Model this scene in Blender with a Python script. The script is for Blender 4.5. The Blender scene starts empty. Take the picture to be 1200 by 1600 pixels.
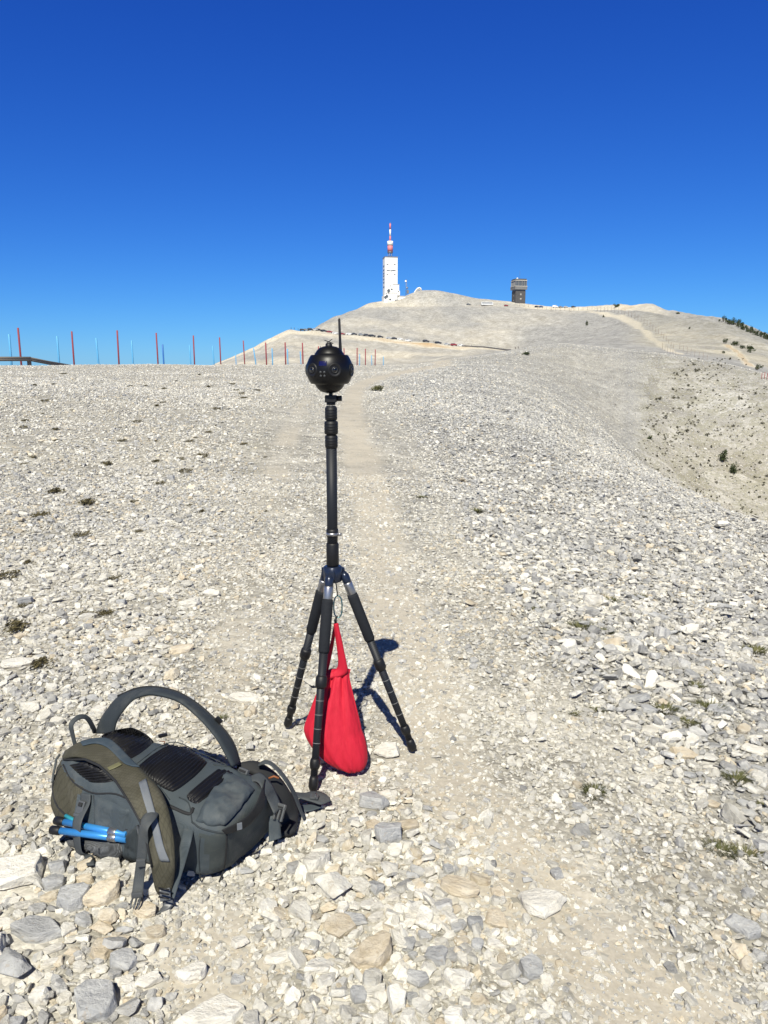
import bpy, bmesh, math, random
import numpy as np
from math import sin, cos, pi, radians, atan2, sqrt
from mathutils import Vector, Matrix, noise, Euler
from mathutils.bvhtree import BVHTree

rng = np.random.default_rng(7)
random.seed(11)
S = bpy.context.scene
C = S.collection

# ------------------------------------------------------------------ camera
H = 1.30                 # eye height over the stones
F = 1202.0               # focal length in photo pixels (1200 x 1600)
P = radians(10.4)        # pitch down
cp, sp = cos(P), sin(P)
cam = bpy.data.cameras.new('camera')
cam.sensor_fit = 'VERTICAL'
cam.sensor_height = 24.0
cam.lens = F / 1600.0 * 24.0
cam.clip_start = 0.05
cam.clip_end = 20000.0
co = bpy.data.objects.new('camera', cam)
co.location = (0, 0, H)
co.rotation_euler = (radians(90) - P, 0, 0)
C.objects.link(co)
S.camera = co

# ------------------------------------------------------------------ light
SUN_EL = radians(50)
SDIR = Vector((0.155 * cos(SUN_EL), 0.988 * cos(SUN_EL), -sin(SUN_EL))).normalized()   # the way light travels
w = bpy.data.worlds.new('World')
S.world = w
w.use_nodes = True
nt = w.node_tree
nt.nodes.clear()
sky = nt.nodes.new('ShaderNodeTexSky')
sky.sky_type = 'NISHITA'
sky.sun_disc = False
sky.sun_elevation = SUN_EL
sky.sun_rotation = atan2(-SDIR.x, -SDIR.y)
sky.altitude = 1900
sky.air_density = 1.0
sky.dust_density = 0.6
sky.ozone_density = 2.0
# the deep saturated blue of high mountain air: each channel of the sky gets its own contrast
spx = nt.nodes.new('ShaderNodeSeparateColor')
nt.links.new(sky.outputs[0], spx.inputs[0])
cmb_ = nt.nodes.new('ShaderNodeCombineColor')
for ch, (pw_, k_) in enumerate(((1.5, 0.080), (1.25, 0.282), (0.8, 1.30))):
    a_ = nt.nodes.new('ShaderNodeMath')
    a_.operation = 'POWER'
    a_.inputs[1].default_value = pw_
    nt.links.new(spx.outputs[ch], a_.inputs[0])
    b_ = nt.nodes.new('ShaderNodeMath')
    b_.operation = 'MULTIPLY'
    b_.inputs[1].default_value = k_
    nt.links.new(a_.outputs[0], b_.inputs[0])
    if ch == 2:                      # blue is cut towards the zenith, to take blue out of the shadows
        c_ = nt.nodes.new('ShaderNodeMath')
        c_.operation = 'POWER'
        c_.inputs[1].default_value = 1.5
        nt.links.new(spx.outputs[ch], c_.inputs[0])
        d_ = nt.nodes.new('ShaderNodeMath')
        d_.operation = 'MULTIPLY'
        d_.inputs[1].default_value = 0.62
        nt.links.new(c_.outputs[0], d_.inputs[0])
        e_ = nt.nodes.new('ShaderNodeMath')
        e_.operation = 'MINIMUM'
        nt.links.new(b_.outputs[0], e_.inputs[0])
        nt.links.new(d_.outputs[0], e_.inputs[1])
        b_ = e_
    nt.links.new(b_.outputs[0], cmb_.inputs[ch])
bg = nt.nodes.new('ShaderNodeBackground')
bg.inputs[1].default_value = 0.1
wo = nt.nodes.new('ShaderNodeOutputWorld')
# the unseen sky overhead is dimmed and greyed to make cast shadows less blue
geo_ = nt.nodes.new('ShaderNodeTexCoord')
sx_ = nt.nodes.new('ShaderNodeSeparateXYZ')
nt.links.new(geo_.outputs['Generated'], sx_.inputs[0])
mr_ = nt.nodes.new('ShaderNodeMapRange')
mr_.interpolation_type = 'SMOOTHSTEP'
mr_.inputs['From Min'].default_value = 0.42
mr_.inputs['From Max'].default_value = 0.72
nt.links.new(sx_.outputs[2], mr_.inputs['Value'])
mx_ = nt.nodes.new('ShaderNodeMix')
mx_.data_type = 'RGBA'
nt.links.new(mr_.outputs[0], mx_.inputs[0])
nt.links.new(cmb_.outputs[0], mx_.inputs[6])
mx_.inputs[7].default_value = (0.30, 0.38, 0.62, 1)
nt.links.new(mx_.outputs[2], bg.inputs[0])
nt.links.new(bg.outputs[0], wo.inputs[0])
sl = bpy.data.lights.new('sun', 'SUN')
sl.energy = 5.0
sl.angle = radians(0.5)
sl.color = (1.0, 0.955, 0.825)
so = bpy.data.objects.new('sun', sl)
so.rotation_euler = SDIR.to_track_quat('-Z', 'Y').to_euler()
so.location = (-3, -10, 12)
C.objects.link(so)
S.view_settings.view_transform = 'Standard'
S.view_settings.look = 'None'
S.view_settings.exposure = 0.4
S.view_settings.gamma = 1.0
S.view_settings.use_curve_mapping = False


# ------------------------------------------------------------------ projection helpers
def ray(px, py):
    x = (px - 600.0) / F
    u = (800.0 - py) / F
    return np.array([x, cp + u * sp, -sp + u * cp])


CAM = np.array([0, 0, H])


def at_z(px, py, z):
    d = ray(px, py)
    return CAM + d * ((z - H) / d[2])


def at_y(px, py, y):
    d = ray(px, py)
    return CAM + d * (y / d[1])


def at_r(px, py, r):
    d = ray(px, py)
    return CAM + d * (r / math.hypot(d[0], d[1]))


def at_plane(px, py, p0, n):
    d = ray(px, py)
    t = np.dot(np.array(p0) - CAM, n) / np.dot(d, n)
    return CAM + d * t


def project(x, y, z):
    zz = z - H
    dep = y * cp - zz * sp
    up = y * sp + zz * cp
    return 600 + F * x / dep, 800 - F * up / dep


# ------------------------------------------------------------------ node materials
def new_mat(name):
    m = bpy.data.materials.new(name)
    m.use_nodes = True
    n = m.node_tree
    n.nodes.clear()
    out = n.nodes.new('ShaderNodeOutputMaterial')
    b = n.nodes.new('ShaderNodeBsdfPrincipled')
    n.links.new(b.outputs[0], out.inputs[0])
    return m, n, b


def nd(n, typ, ins=None, **kw):
    q = n.nodes.new(typ)
    for k, v in kw.items():
        setattr(q, k, v)
    for k, v in (ins or {}).items():
        if hasattr(v, 'is_linked') or isinstance(v, bpy.types.NodeSocket):
            n.links.new(v, q.inputs[k])
        else:
            q.inputs[k].default_value = v
    return q


def mixc(n, f, a, b, mode='MIX'):
    q = n.nodes.new('ShaderNodeMix')
    q.data_type = 'RGBA'
    q.blend_type = mode
    for s, v in ((q.inputs[0], f), (q.inputs[6], a), (q.inputs[7], b)):
        if isinstance(v, bpy.types.NodeSocket):
            n.links.new(v, s)
        elif isinstance(v, (int, float)):
            s.default_value = v
        else:
            s.default_value = tuple(v) + ((1,) if len(v) == 3 else ())
    return q.outputs[2]


def math_(n, op, a, b=0.0, c=None, clamp=False):
    q = n.nodes.new('ShaderNodeMath')
    q.operation = op
    q.use_clamp = clamp
    for i, v in enumerate((a, b, c)):
        if v is None:
            continue
        if isinstance(v, bpy.types.NodeSocket):
            n.links.new(v, q.inputs[i])
        else:
            q.inputs[i].default_value = v
    return q.outputs[0]


def ramp(n, f, stops, interp='LINEAR'):
    q = n.nodes.new('ShaderNodeValToRGB')
    q.color_ramp.interpolation = interp
    e = q.color_ramp.elements
    while len(e) > 1:
        e.remove(e[-1])
    e[0].position, e[0].color = stops[0][0], tuple(stops[0][1]) + (1,)
    for p, c in stops[1:]:
        k = e.new(p)
        k.color = tuple(c) + (1,)
    n.links.new(f, q.inputs[0])
    return q.outputs[0]


def simple(name, col, rough=0.6, metal=0.0, var=0.12, scale=40.0, bump=0.0, bscale=None, spec=0.5, stretch=None):
    """plain surface with a little noise in tone and an optional fine bump"""
    m, n, b = new_mat(name)
    tc = nd(n, 'ShaderNodeTexCoord')
    vec = tc.outputs['Object']
    if stretch:
        mp = nd(n, 'ShaderNodeMapping', {'Vector': vec, 'Scale': stretch})
        vec = mp.outputs[0]
    nz = nd(n, 'ShaderNodeTexNoise', {'Vector': vec, 'Scale': scale, 'Detail': 4.0})
    c2 = tuple(min(1, c * (1 + var)) for c in col)
    c1 = tuple(c * (1 - var) for c in col)
    n.links.new(mixc(n, nz.outputs[0], c1, c2), b.inputs['Base Color'])
    b.inputs['Roughness'].default_value = rough
    b.inputs['Metallic'].default_value = metal
    b.inputs['Specular IOR Level'].default_value = spec
    if bump:
        n2 = nd(n, 'ShaderNodeTexNoise', {'Vector': vec, 'Scale': bscale or scale * 6, 'Detail': 3.0})
        bp = nd(n, 'ShaderNodeBump', {'Height': n2.outputs[0], 'Strength': bump, 'Distance': 0.002})
        n.links.new(bp.outputs[0], b.inputs['Normal'])
    return m


def weave(name, col, scale=900.0, rough=0.8, var=0.25, check=None, sheen=0.0):
    """woven cloth: two crossed waves for threads, an optional coarser ripstop grid"""
    m, n, b = new_mat(name)
    tc = nd(n, 'ShaderNodeTexCoord')
    v = tc.outputs['Object']
    rot = nd(n, 'ShaderNodeMapping', {'Vector': v, 'Rotation': (0.3, 0.2, 0.45)}).outputs[0]
    w1 = nd(n, 'ShaderNodeTexWave', {'Vector': rot, 'Scale': scale / 6.28}, bands_direction='X')
    w2 = nd(n, 'ShaderNodeTexWave', {'Vector': rot, 'Scale': scale / 6.28}, bands_direction='Y')
    th = math_(n, 'MULTIPLY', w1.outputs['Fac'], w2.outputs['Fac'])
    nz = nd(n, 'ShaderNodeTexNoise', {'Vector': v, 'Scale': 18.0, 'Detail': 5.0})
    f = math_(n, 'ADD', math_(n, 'MULTIPLY', th, 0.6), math_(n, 'MULTIPLY', nz.outputs[0], 0.5))
    c = mixc(n, f, [k * (1 - var) for k in col], [k * (1 + var) for k in col])
    if check:
        g1 = nd(n, 'ShaderNodeTexWave', {'Vector': rot, 'Scale': check / 6.28}, bands_direction='X')
        g2 = nd(n, 'ShaderNodeTexWave', {'Vector': rot, 'Scale': check / 6.28}, bands_direction='Y')
        g = math_(n, 'MAXIMUM', g1.outputs['Fac'], g2.outputs['Fac'])
        g = math_(n, 'GREATER_THAN', g, 0.9)
        c = mixc(n, math_(n, 'MULTIPLY', g, 0.5), c, [k * 0.45 for k in col])
    du = nd(n, 'ShaderNodeTexNoise', {'Vector': v, 'Scale': 7.0, 'Detail': 9.0, 'Roughness': 0.75})
    c = mixc(n, math_(n, 'MULTIPLY', math_(n, 'SUBTRACT', du.outputs[0], 0.50), 0.7, clamp=True), c, (0.34, 0.32, 0.27))
    n.links.new(c, b.inputs['Base Color'])
    b.inputs['Roughness'].default_value = rough
    b.inputs['Specular IOR Level'].default_value = 0.25
    if sheen:
        b.inputs['Sheen Weight'].default_value = sheen
    bp = nd(n, 'ShaderNodeBump', {'Height': f, 'Strength': 0.35, 'Distance': 0.001})
    n.links.new(bp.outputs[0], b.inputs['Normal'])
    return m


def stone_mat(name, c1, c2, c3, amt=0.35):
    m, n, b = new_mat(name)
    tc = nd(n, 'ShaderNodeTexCoord')
    oi = nd(n, 'ShaderNodeObjectInfo')
    off = nd(n, 'ShaderNodeVectorMath', {0: tc.outputs['Object'], 1: (0, 0, 0)}, operation='ADD')
    cmb = nd(n, 'ShaderNodeCombineXYZ', {0: math_(n, 'MULTIPLY', oi.outputs['Random'], 31.0), 1: math_(n, 'MULTIPLY', oi.outputs['Random'], 17.0), 2: 0.0})
    n.links.new(cmb.outputs[0], off.inputs[1])
    nz = nd(n, 'ShaderNodeTexNoise', {'Vector': off.outputs[0], 'Scale': 2.2, 'Detail': 7.0, 'Roughness': 0.62})
    vein = nd(n, 'ShaderNodeTexNoise', {'Vector': off.outputs[0], 'Scale': 5.0, 'Detail': 4.0, 'Distortion': 1.5})
    base = ramp(n, nz.outputs[0], [(0.3, c1), (0.5, c2), (0.7, c3)])
    br = math_(n, 'ADD', math_(n, 'MULTIPLY', oi.outputs['Random'], amt), 1.0 - amt * 0.55)
    base = mixc(n, 1.0, base, nd(n, 'ShaderNodeCombineColor', {0: br, 1: br, 2: br}).outputs[0], 'MULTIPLY')
    vn = math_(n, 'GREATER_THAN', vein.outputs[0], 0.66)
    base = mixc(n, math_(n, 'MULTIPLY', vn, 0.3), base, (0.36, 0.27, 0.17))
    n.links.new(base, b.inputs['Base Color'])
    b.inputs['Roughness'].default_value = 0.9
    b.inputs['Specular IOR Level'].default_value = 0.2
    fb = nd(n, 'ShaderNodeTexNoise', {'Vector': off.outputs[0], 'Scale': 9.0, 'Detail': 6.0, 'Roughness': 0.7})
    bp = nd(n, 'ShaderNodeBump', {'Height': fb.outputs[0], 'Strength': 0.5, 'Distance': 0.06})
    n.links.new(bp.outputs[0], b.inputs['Normal'])
    return m


M_PALE = stone_mat('stone_pale', (0.50, 0.475, 0.41), (0.66, 0.635, 0.57), (0.74, 0.725, 0.665), 0.5)
M_GREY = stone_mat('stone_grey', (0.30, 0.30, 0.295), (0.43, 0.425, 0.41), (0.60, 0.59, 0.56), 0.5)
M_OCHRE = stone_mat('stone_ochre', (0.48, 0.40, 0.29), (0.61, 0.54, 0.42), (0.68, 0.63, 0.53))


def ground_material():
    m, n, b = new_mat('scree_ground')
    tc = nd(n, 'ShaderNodeTexCoord')
    v = tc.outputs['Object']
    at = nd(n, 'ShaderNodeAttribute', attribute_name='mask')
    sep = nd(n, 'ShaderNodeSeparateColor', {0: at.outputs['Color']})
    dirt, warm, dark = sep.outputs[0], sep.outputs[1], sep.outputs[2]
    wob = nd(n, 'ShaderNodeTexNoise', {'Vector': v, 'Scale': 14.0, 'Detail': 3.0})
    vv = mixc(n, 0.06, v, wob.outputs[1])
    cells = []
    for sc in (55.0, 17.0, 4.2, 1.1):
        q = nd(n, 'ShaderNodeTexVoronoi', {'Vector': vv if sc > 5 else v, 'Scale': sc, 'Randomness': 1.0})
        cells.append(q)
    rnd = [nd(n, 'ShaderNodeSeparateColor', {0: q.outputs['Color']}).outputs[0] for q in cells]
    rnd2 = [nd(n, 'ShaderNodeSeparateColor', {0: q.outputs['Color']}).outputs[1] for q in cells]
    f = math_(n, 'ADD', math_(n, 'MULTIPLY', rnd[0], 0.32), math_(n, 'MULTIPLY', rnd[1], 0.26))
    f = math_(n, 'ADD', f, math_(n, 'MULTIPLY', rnd[2], 0.24))
    f = math_(n, 'ADD', f, math_(n, 'MULTIPLY', rnd[3], 0.18))
    f = math_(n, 'ADD', math_(n, 'MULTIPLY', f, 0.8), math_(n, 'MULTIPLY', nd(n, 'ShaderNodeTexNoise', {'Vector': v, 'Scale': 0.28, 'Detail': 9.0, 'Roughness': 0.72}).outputs[0], 0.2))
    far = nd(n, 'ShaderNodeTexNoise', {'Vector': nd(n, 'ShaderNodeMapping', {'Vector': v, 'Scale': (0.16, 0.05, 0.16), 'Rotation': (0, 0, 0.35)}).outputs[0], 'Scale': 1.0, 'Detail': 8.0, 'Roughness': 0.68}).outputs[0]
    f = math_(n, 'ADD', f, math_(n, 'MULTIPLY', math_(n, 'SUBTRACT', far, 0.5), math_(n, 'MULTIPLY', at.outputs['Alpha'], 1.0)))
    gr = nd(n, 'ShaderNodeSeparateColor', {0: nd(n, 'ShaderNodeTexVoronoi', {'Vector': v, 'Scale': 0.55}).outputs['Color']}).outputs[0]
    f = math_(n, 'ADD', f, math_(n, 'MULTIPLY', math_(n, 'SUBTRACT', gr, 0.5), math_(n, 'MULTIPLY', at.outputs['Alpha'], 0.34)))
    big = nd(n, 'ShaderNodeTexNoise', {'Vector': v, 'Scale': 0.05, 'Detail': 8.0, 'Roughness': 0.6}).outputs[0]
    med = nd(n, 'ShaderNodeTexNoise', {'Vector': v, 'Scale': 0.9, 'Detail': 6.0, 'Roughness': 0.65}).outputs[0]
    scree = ramp(n, f, [(0.2, (0.22, 0.207, 0.175)), (0.42, (0.34, 0.322, 0.277)), (0.6, (0.49, 0.465, 0.405)), (0.8, (0.63, 0.60, 0.53))])  # ground tone darkened, standing in for shade in the gaps between stones
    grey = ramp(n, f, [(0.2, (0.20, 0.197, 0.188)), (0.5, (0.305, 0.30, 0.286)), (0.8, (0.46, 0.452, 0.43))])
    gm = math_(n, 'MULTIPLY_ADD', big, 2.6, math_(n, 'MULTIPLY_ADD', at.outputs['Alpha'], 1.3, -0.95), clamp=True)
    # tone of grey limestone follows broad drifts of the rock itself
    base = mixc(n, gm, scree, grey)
    warmc = ramp(n, f, [(0.2, (0.42, 0.37, 0.28)), (0.5, (0.58, 0.53, 0.43)), (0.8, (0.70, 0.66, 0.56))])
    wm = math_(n, 'MULTIPLY', warm, math_(n, 'MULTIPLY_ADD', med, 0.9, 0.5), clamp=True)
    base = mixc(n, wm, base, warmc)
    base = mixc(n, math_(n, 'MULTIPLY', math_(n, 'SUBTRACT', warm, 1.08), 2.2, clamp=True), base, (0.46, 0.31, 0.16))
    dn = nd(n, 'ShaderNodeTexNoise', {'Vector': v, 'Scale': 90.0, 'Detail': 5.0, 'Roughness': 0.7}).outputs[0]
    dirtc = ramp(n, math_(n, 'ADD', math_(n, 'MULTIPLY', dn, 0.6), math_(n, 'MULTIPLY', med, 0.4)), [(0.3, (0.34, 0.305, 0.24)), (0.5, (0.44, 0.40, 0.33)), (0.7, (0.55, 0.51, 0.43))])
    dm = math_(n, 'MULTIPLY', dirt, math_(n, 'MULTIPLY_ADD', med, 1.4, 0.2), clamp=True)
    dm = math_(n, 'MULTIPLY', dm, math_(n, 'LESS_THAN', rnd2[0], math_(n, 'MULTIPLY_ADD', dm, 0.5, 0.45)))
    base = mixc(n, dm, base, dirtc)
    dk = math_(n, 'MULTIPLY', dark, math_(n, 'GREATER_THAN', math_(n, 'ADD', med, math_(n, 'MULTIPLY', rnd[2], 0.3)), 0.66))
    base = mixc(n, math_(n, 'MULTIPLY', dk, 0.6), base, (0.20, 0.19, 0.12))
    n.links.new(base, b.inputs['Base Color'])
    b.inputs['Roughness'].default_value = 0.95
    b.inputs['Specular IOR Level'].default_value = 0.15
    hs = None
    for q, r_, amp in zip(cells, rnd, (0.007, 0.016, 0.04, 0.10)):
        hgt = math_(n, 'MULTIPLY', math_(n, 'SUBTRACT', r_, math_(n, 'MULTIPLY', q.outputs['Distance'], 1.1)), amp)
        hs = hgt if hs is None else math_(n, 'ADD', hs, hgt)
    bp = nd(n, 'ShaderNodeBump', {'Height': hs, 'Strength': math_(n, 'MULTIPLY_ADD', dirt, -0.55, 0.75, clamp=True), 'Distance': 1.0})
    n.links.new(bp.outputs[0], b.inputs['Normal'])
    return m


M_GROUND = ground_material()


# ------------------------------------------------------------------ mesh helpers
class MB:
    def __init__(s):
        s.v, s.f, s.m, s.sm = [], [], [], []

    def add(s, vs, fs, mi=0, smooth=True):
        o = len(s.v)
        s.v += [tuple(float(c) for c in p) for p in vs]
        for q in fs:
            s.f.append(tuple(i + o for i in q))
            s.m.append(mi)
            s.sm.append(smooth)
        return s

    def box(s, c, size, rot=None, mi=0, bev=0.0):
        bm = bmesh.new()
        bmesh.ops.create_cube(bm, size=1.0)
        for q in bm.verts:
            q.co = Vector((q.co.x * size[0], q.co.y * size[1], q.co.z * size[2]))
        if bev:
            bmesh.ops.bevel(bm, geom=list(bm.edges), offset=bev, segments=2, affect='EDGES', profile=0.6)
        R = rot if rot is not None else Matrix.Identity(3)
        vs = [R @ q.co + Vector(c) for q in bm.verts]
        bm.verts.index_update()
        s.add(vs, [[q.index for q in f.verts] for f in bm.faces], mi, False)
        bm.free()
        return s

    def tube(s, pts, rad, n=12, mi=0, caps=True, smooth=True):
        pts = [Vector(p) for p in pts]
        if not hasattr(rad, '__len__'):
            rad = [rad] * len(pts)
        vs, fs = [], []
        up = None
        for i, p in enumerate(pts):
            a = pts[max(i - 1, 0)]
            bb = pts[min(i + 1, len(pts) - 1)]
            t = (bb - a)
            if t.length < 1e-9:
                t = pts[-1] - pts[0]
            t.normalize()
            if up is None:
                up = Vector((0, 0, 1)) if abs(t.z) < 0.9 else Vector((1, 0, 0))
            x = (up - t * up.dot(t)).normalized()
            up = x
            y = t.cross(x)
            for k in range(n):
                an = 2 * pi * k / n
                vs.append(p + (x * cos(an) + y * sin(an)) * rad[i])
        for i in range(len(pts) - 1):
            for k in range(n):
                k2 = (k + 1) % n
                fs.append((i * n + k, i * n + k2, (i + 1) * n + k2, (i + 1) * n + k))
        s.add(vs, fs, mi, smooth)
        if caps:
            o = len(s.v) - len(vs)
            s.f.append(tuple(o + k for k in reversed(range(n))))
            s.m.append(mi)
            s.sm.append(False)
            s.f.append(tuple(o + (len(pts) - 1) * n + k for k in range(n)))
            s.m.append(mi)
            s.sm.append(False)
        return s

    def lathe(s, prof, n=32, c=(0, 0, 0), axis=None, mi=0):
        """prof: (radius, height) pairs; axis: direction of height"""
        ax = Vector(axis or (0, 0, 1)).normalized()
        q = Vector((0, 0, 1)).rotation_difference(ax).to_matrix()
        vs, fs = [], []
        for r, h in prof:
            for k in range(n):
                a = 2 * pi * k / n
                vs.append(q @ Vector((r * cos(a), r * sin(a), h)) + Vector(c))
        for i in range(len(prof) - 1):
            for k in range(n):
                k2 = (k + 1) % n
                fs.append((i * n + k, i * n + k2, (i + 1) * n + k2, (i + 1) * n + k))
        s.add(vs, fs, mi, True)
        return s

    def ribbon(s, L, R, th=0.004, mi=0, sub=6, flip=False, bulge=0.0):
        """band between two edge polylines, with real thickness and rounded long edges"""
        L, R = crom(L, sub), crom(R, sub)
        n = len(L)
        nw = 7
        top, bot = [], []
        for i in range(n):
            a, b_ = Vector(L[i]), Vector(R[i])
            i0, i1 = max(i - 1, 0), min(i + 1, n - 1)
            t = (Vector(L[i1]) + Vector(R[i1]) - Vector(L[i0]) - Vector(R[i0]))
            nr = t.cross(b_ - a)
            nr = nr.normalized() if nr.length > 1e-12 else Vector((0, 0, 1))
            if flip:
                nr = -nr
            for k in range(nw):
                u = k / (nw - 1)
                pr = (1 - abs(2 * u - 1) ** 4) ** 0.5
                p = a.lerp(b_, u)
                top.append(p + nr * (th * 0.5 * (0.35 + 0.65 * pr) + bulge * pr))
                bot.append(p - nr * th * 0.5 * (0.35 + 0.65 * pr))
        vs = top + bot
        N = n * nw
        fs = []
        for i in range(n - 1):
            for k in range(nw - 1):
                a = i * nw + k
                q = (a, a + 1, a + 1 + nw, a + nw)
                fs.append(q)
                fs.append(tuple(N + j for j in reversed(q)))
            a, b_ = i * nw, i * nw + nw - 1
            fs.append((a, a + nw, N + a + nw, N + a))
            fs.append((b_ + nw, b_, N + b_, N + b_ + nw))
        e = (n - 1) * nw
        for k in range(nw - 1):
            fs.append((k + 1, k, N + k, N + k + 1))
            fs.append((e + k, e + k + 1, N + e + k + 1, N + e + k))
        s.add(vs, fs, mi, True)
        return s

    def mesh(s, name, mats, origin=(0, 0, 0)):
        me = bpy.data.meshes.new(name)
        o = np.array(origin, float)
        me.from_pydata([tuple(np.array(p) - o) for p in s.v], [], s.f)
        for m in (mats if isinstance(mats, (list, tuple)) else [mats]):
            me.materials.append(m)
        me.polygons.foreach_set('material_index', s.m)
        me.polygons.foreach_set('use_smooth', s.sm)
        me.update()
        return me

    def build(s, name, mats, parent=None, origin=None):
        org = origin
        if org is None:
            org = parent['_o'] if parent is not None and '_o' in parent else (0, 0, 0)
        o = bpy.data.objects.new(name, s.mesh(name, mats, org))
        C.objects.link(o)
        if parent is not None:
            o.parent = parent
        elif origin is not None:
            o.location = origin
        o['_o'] = tuple(float(q) for q in org)
        return o


def crom(p, sub=6):
    """Catmull-Rom through the points"""
    p = [np.array(q, float) for q in p]
    if len(p) < 3 or sub < 2:
        return p
    e = [2 * p[0] - p[1]] + p + [2 * p[-1] - p[-2]]
    out = []
    for i in range(1, len(e) - 2):
        a, b, c, d = e[i - 1:i + 3]
        for k in range(sub):
            t = k / sub
            out.append(0.5 * (2 * b + (c - a) * t + (2 * a - 5 * b + 4 * c - d) * t * t + (3 * b - a - 3 * c + d) * t ** 3))
    out.append(p[-1])
    return out


def tag(o, label=None, cat=None, group=None, kind=None):
    if label:
        o['label'] = label
    if cat:
        o['category'] = cat
    if group:
        o['group'] = group
    if kind:
        o['kind'] = kind
    return o


def thing(name, label, cat, loc, group=None, rz=0.0, local=False):
    o = bpy.data.objects.new(name, None)
    C.objects.link(o)
    o.location = tuple(float(q) for q in loc)
    o.rotation_euler = (0, 0, rz)
    o.empty_display_size = 0.1
    o['_o'] = (0.0, 0.0, 0.0) if local else tuple(float(q) for q in loc)
    return tag(o, label, cat, group)


def copy_tree(o, parent=None):
    c = o.copy()
    C.objects.link(c)
    c.parent = parent
    for ch in list(o.children):
        copy_tree(ch, c)
    return c


# ------------------------------------------------------------------ terrain
# Feature lines of the land, each (photo column, photo row, distance) or (column, 'z', height, distance); the
# land is one heightfield sheet drawn through them.
def line(pts):
    th, rr, zz = [], [], []
    for q in pts:
        if q[1] == 'z':
            px, z, r = q[0], q[2], q[3]
            d = ray(px, 620)
            th.append(atan2(d[0], d[1]))
        else:
            px, py, r = q
            d = ray(px, py)
            th.append(atan2(d[0], d[1]))
            z = H + r * d[2] / math.hypot(d[0], d[1])
        rr.append(r)
        zz.append(z)
    i = np.argsort(th)
    return np.array(th)[i], np.array(rr, float)[i], np.array(zz, float)[i]


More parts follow.
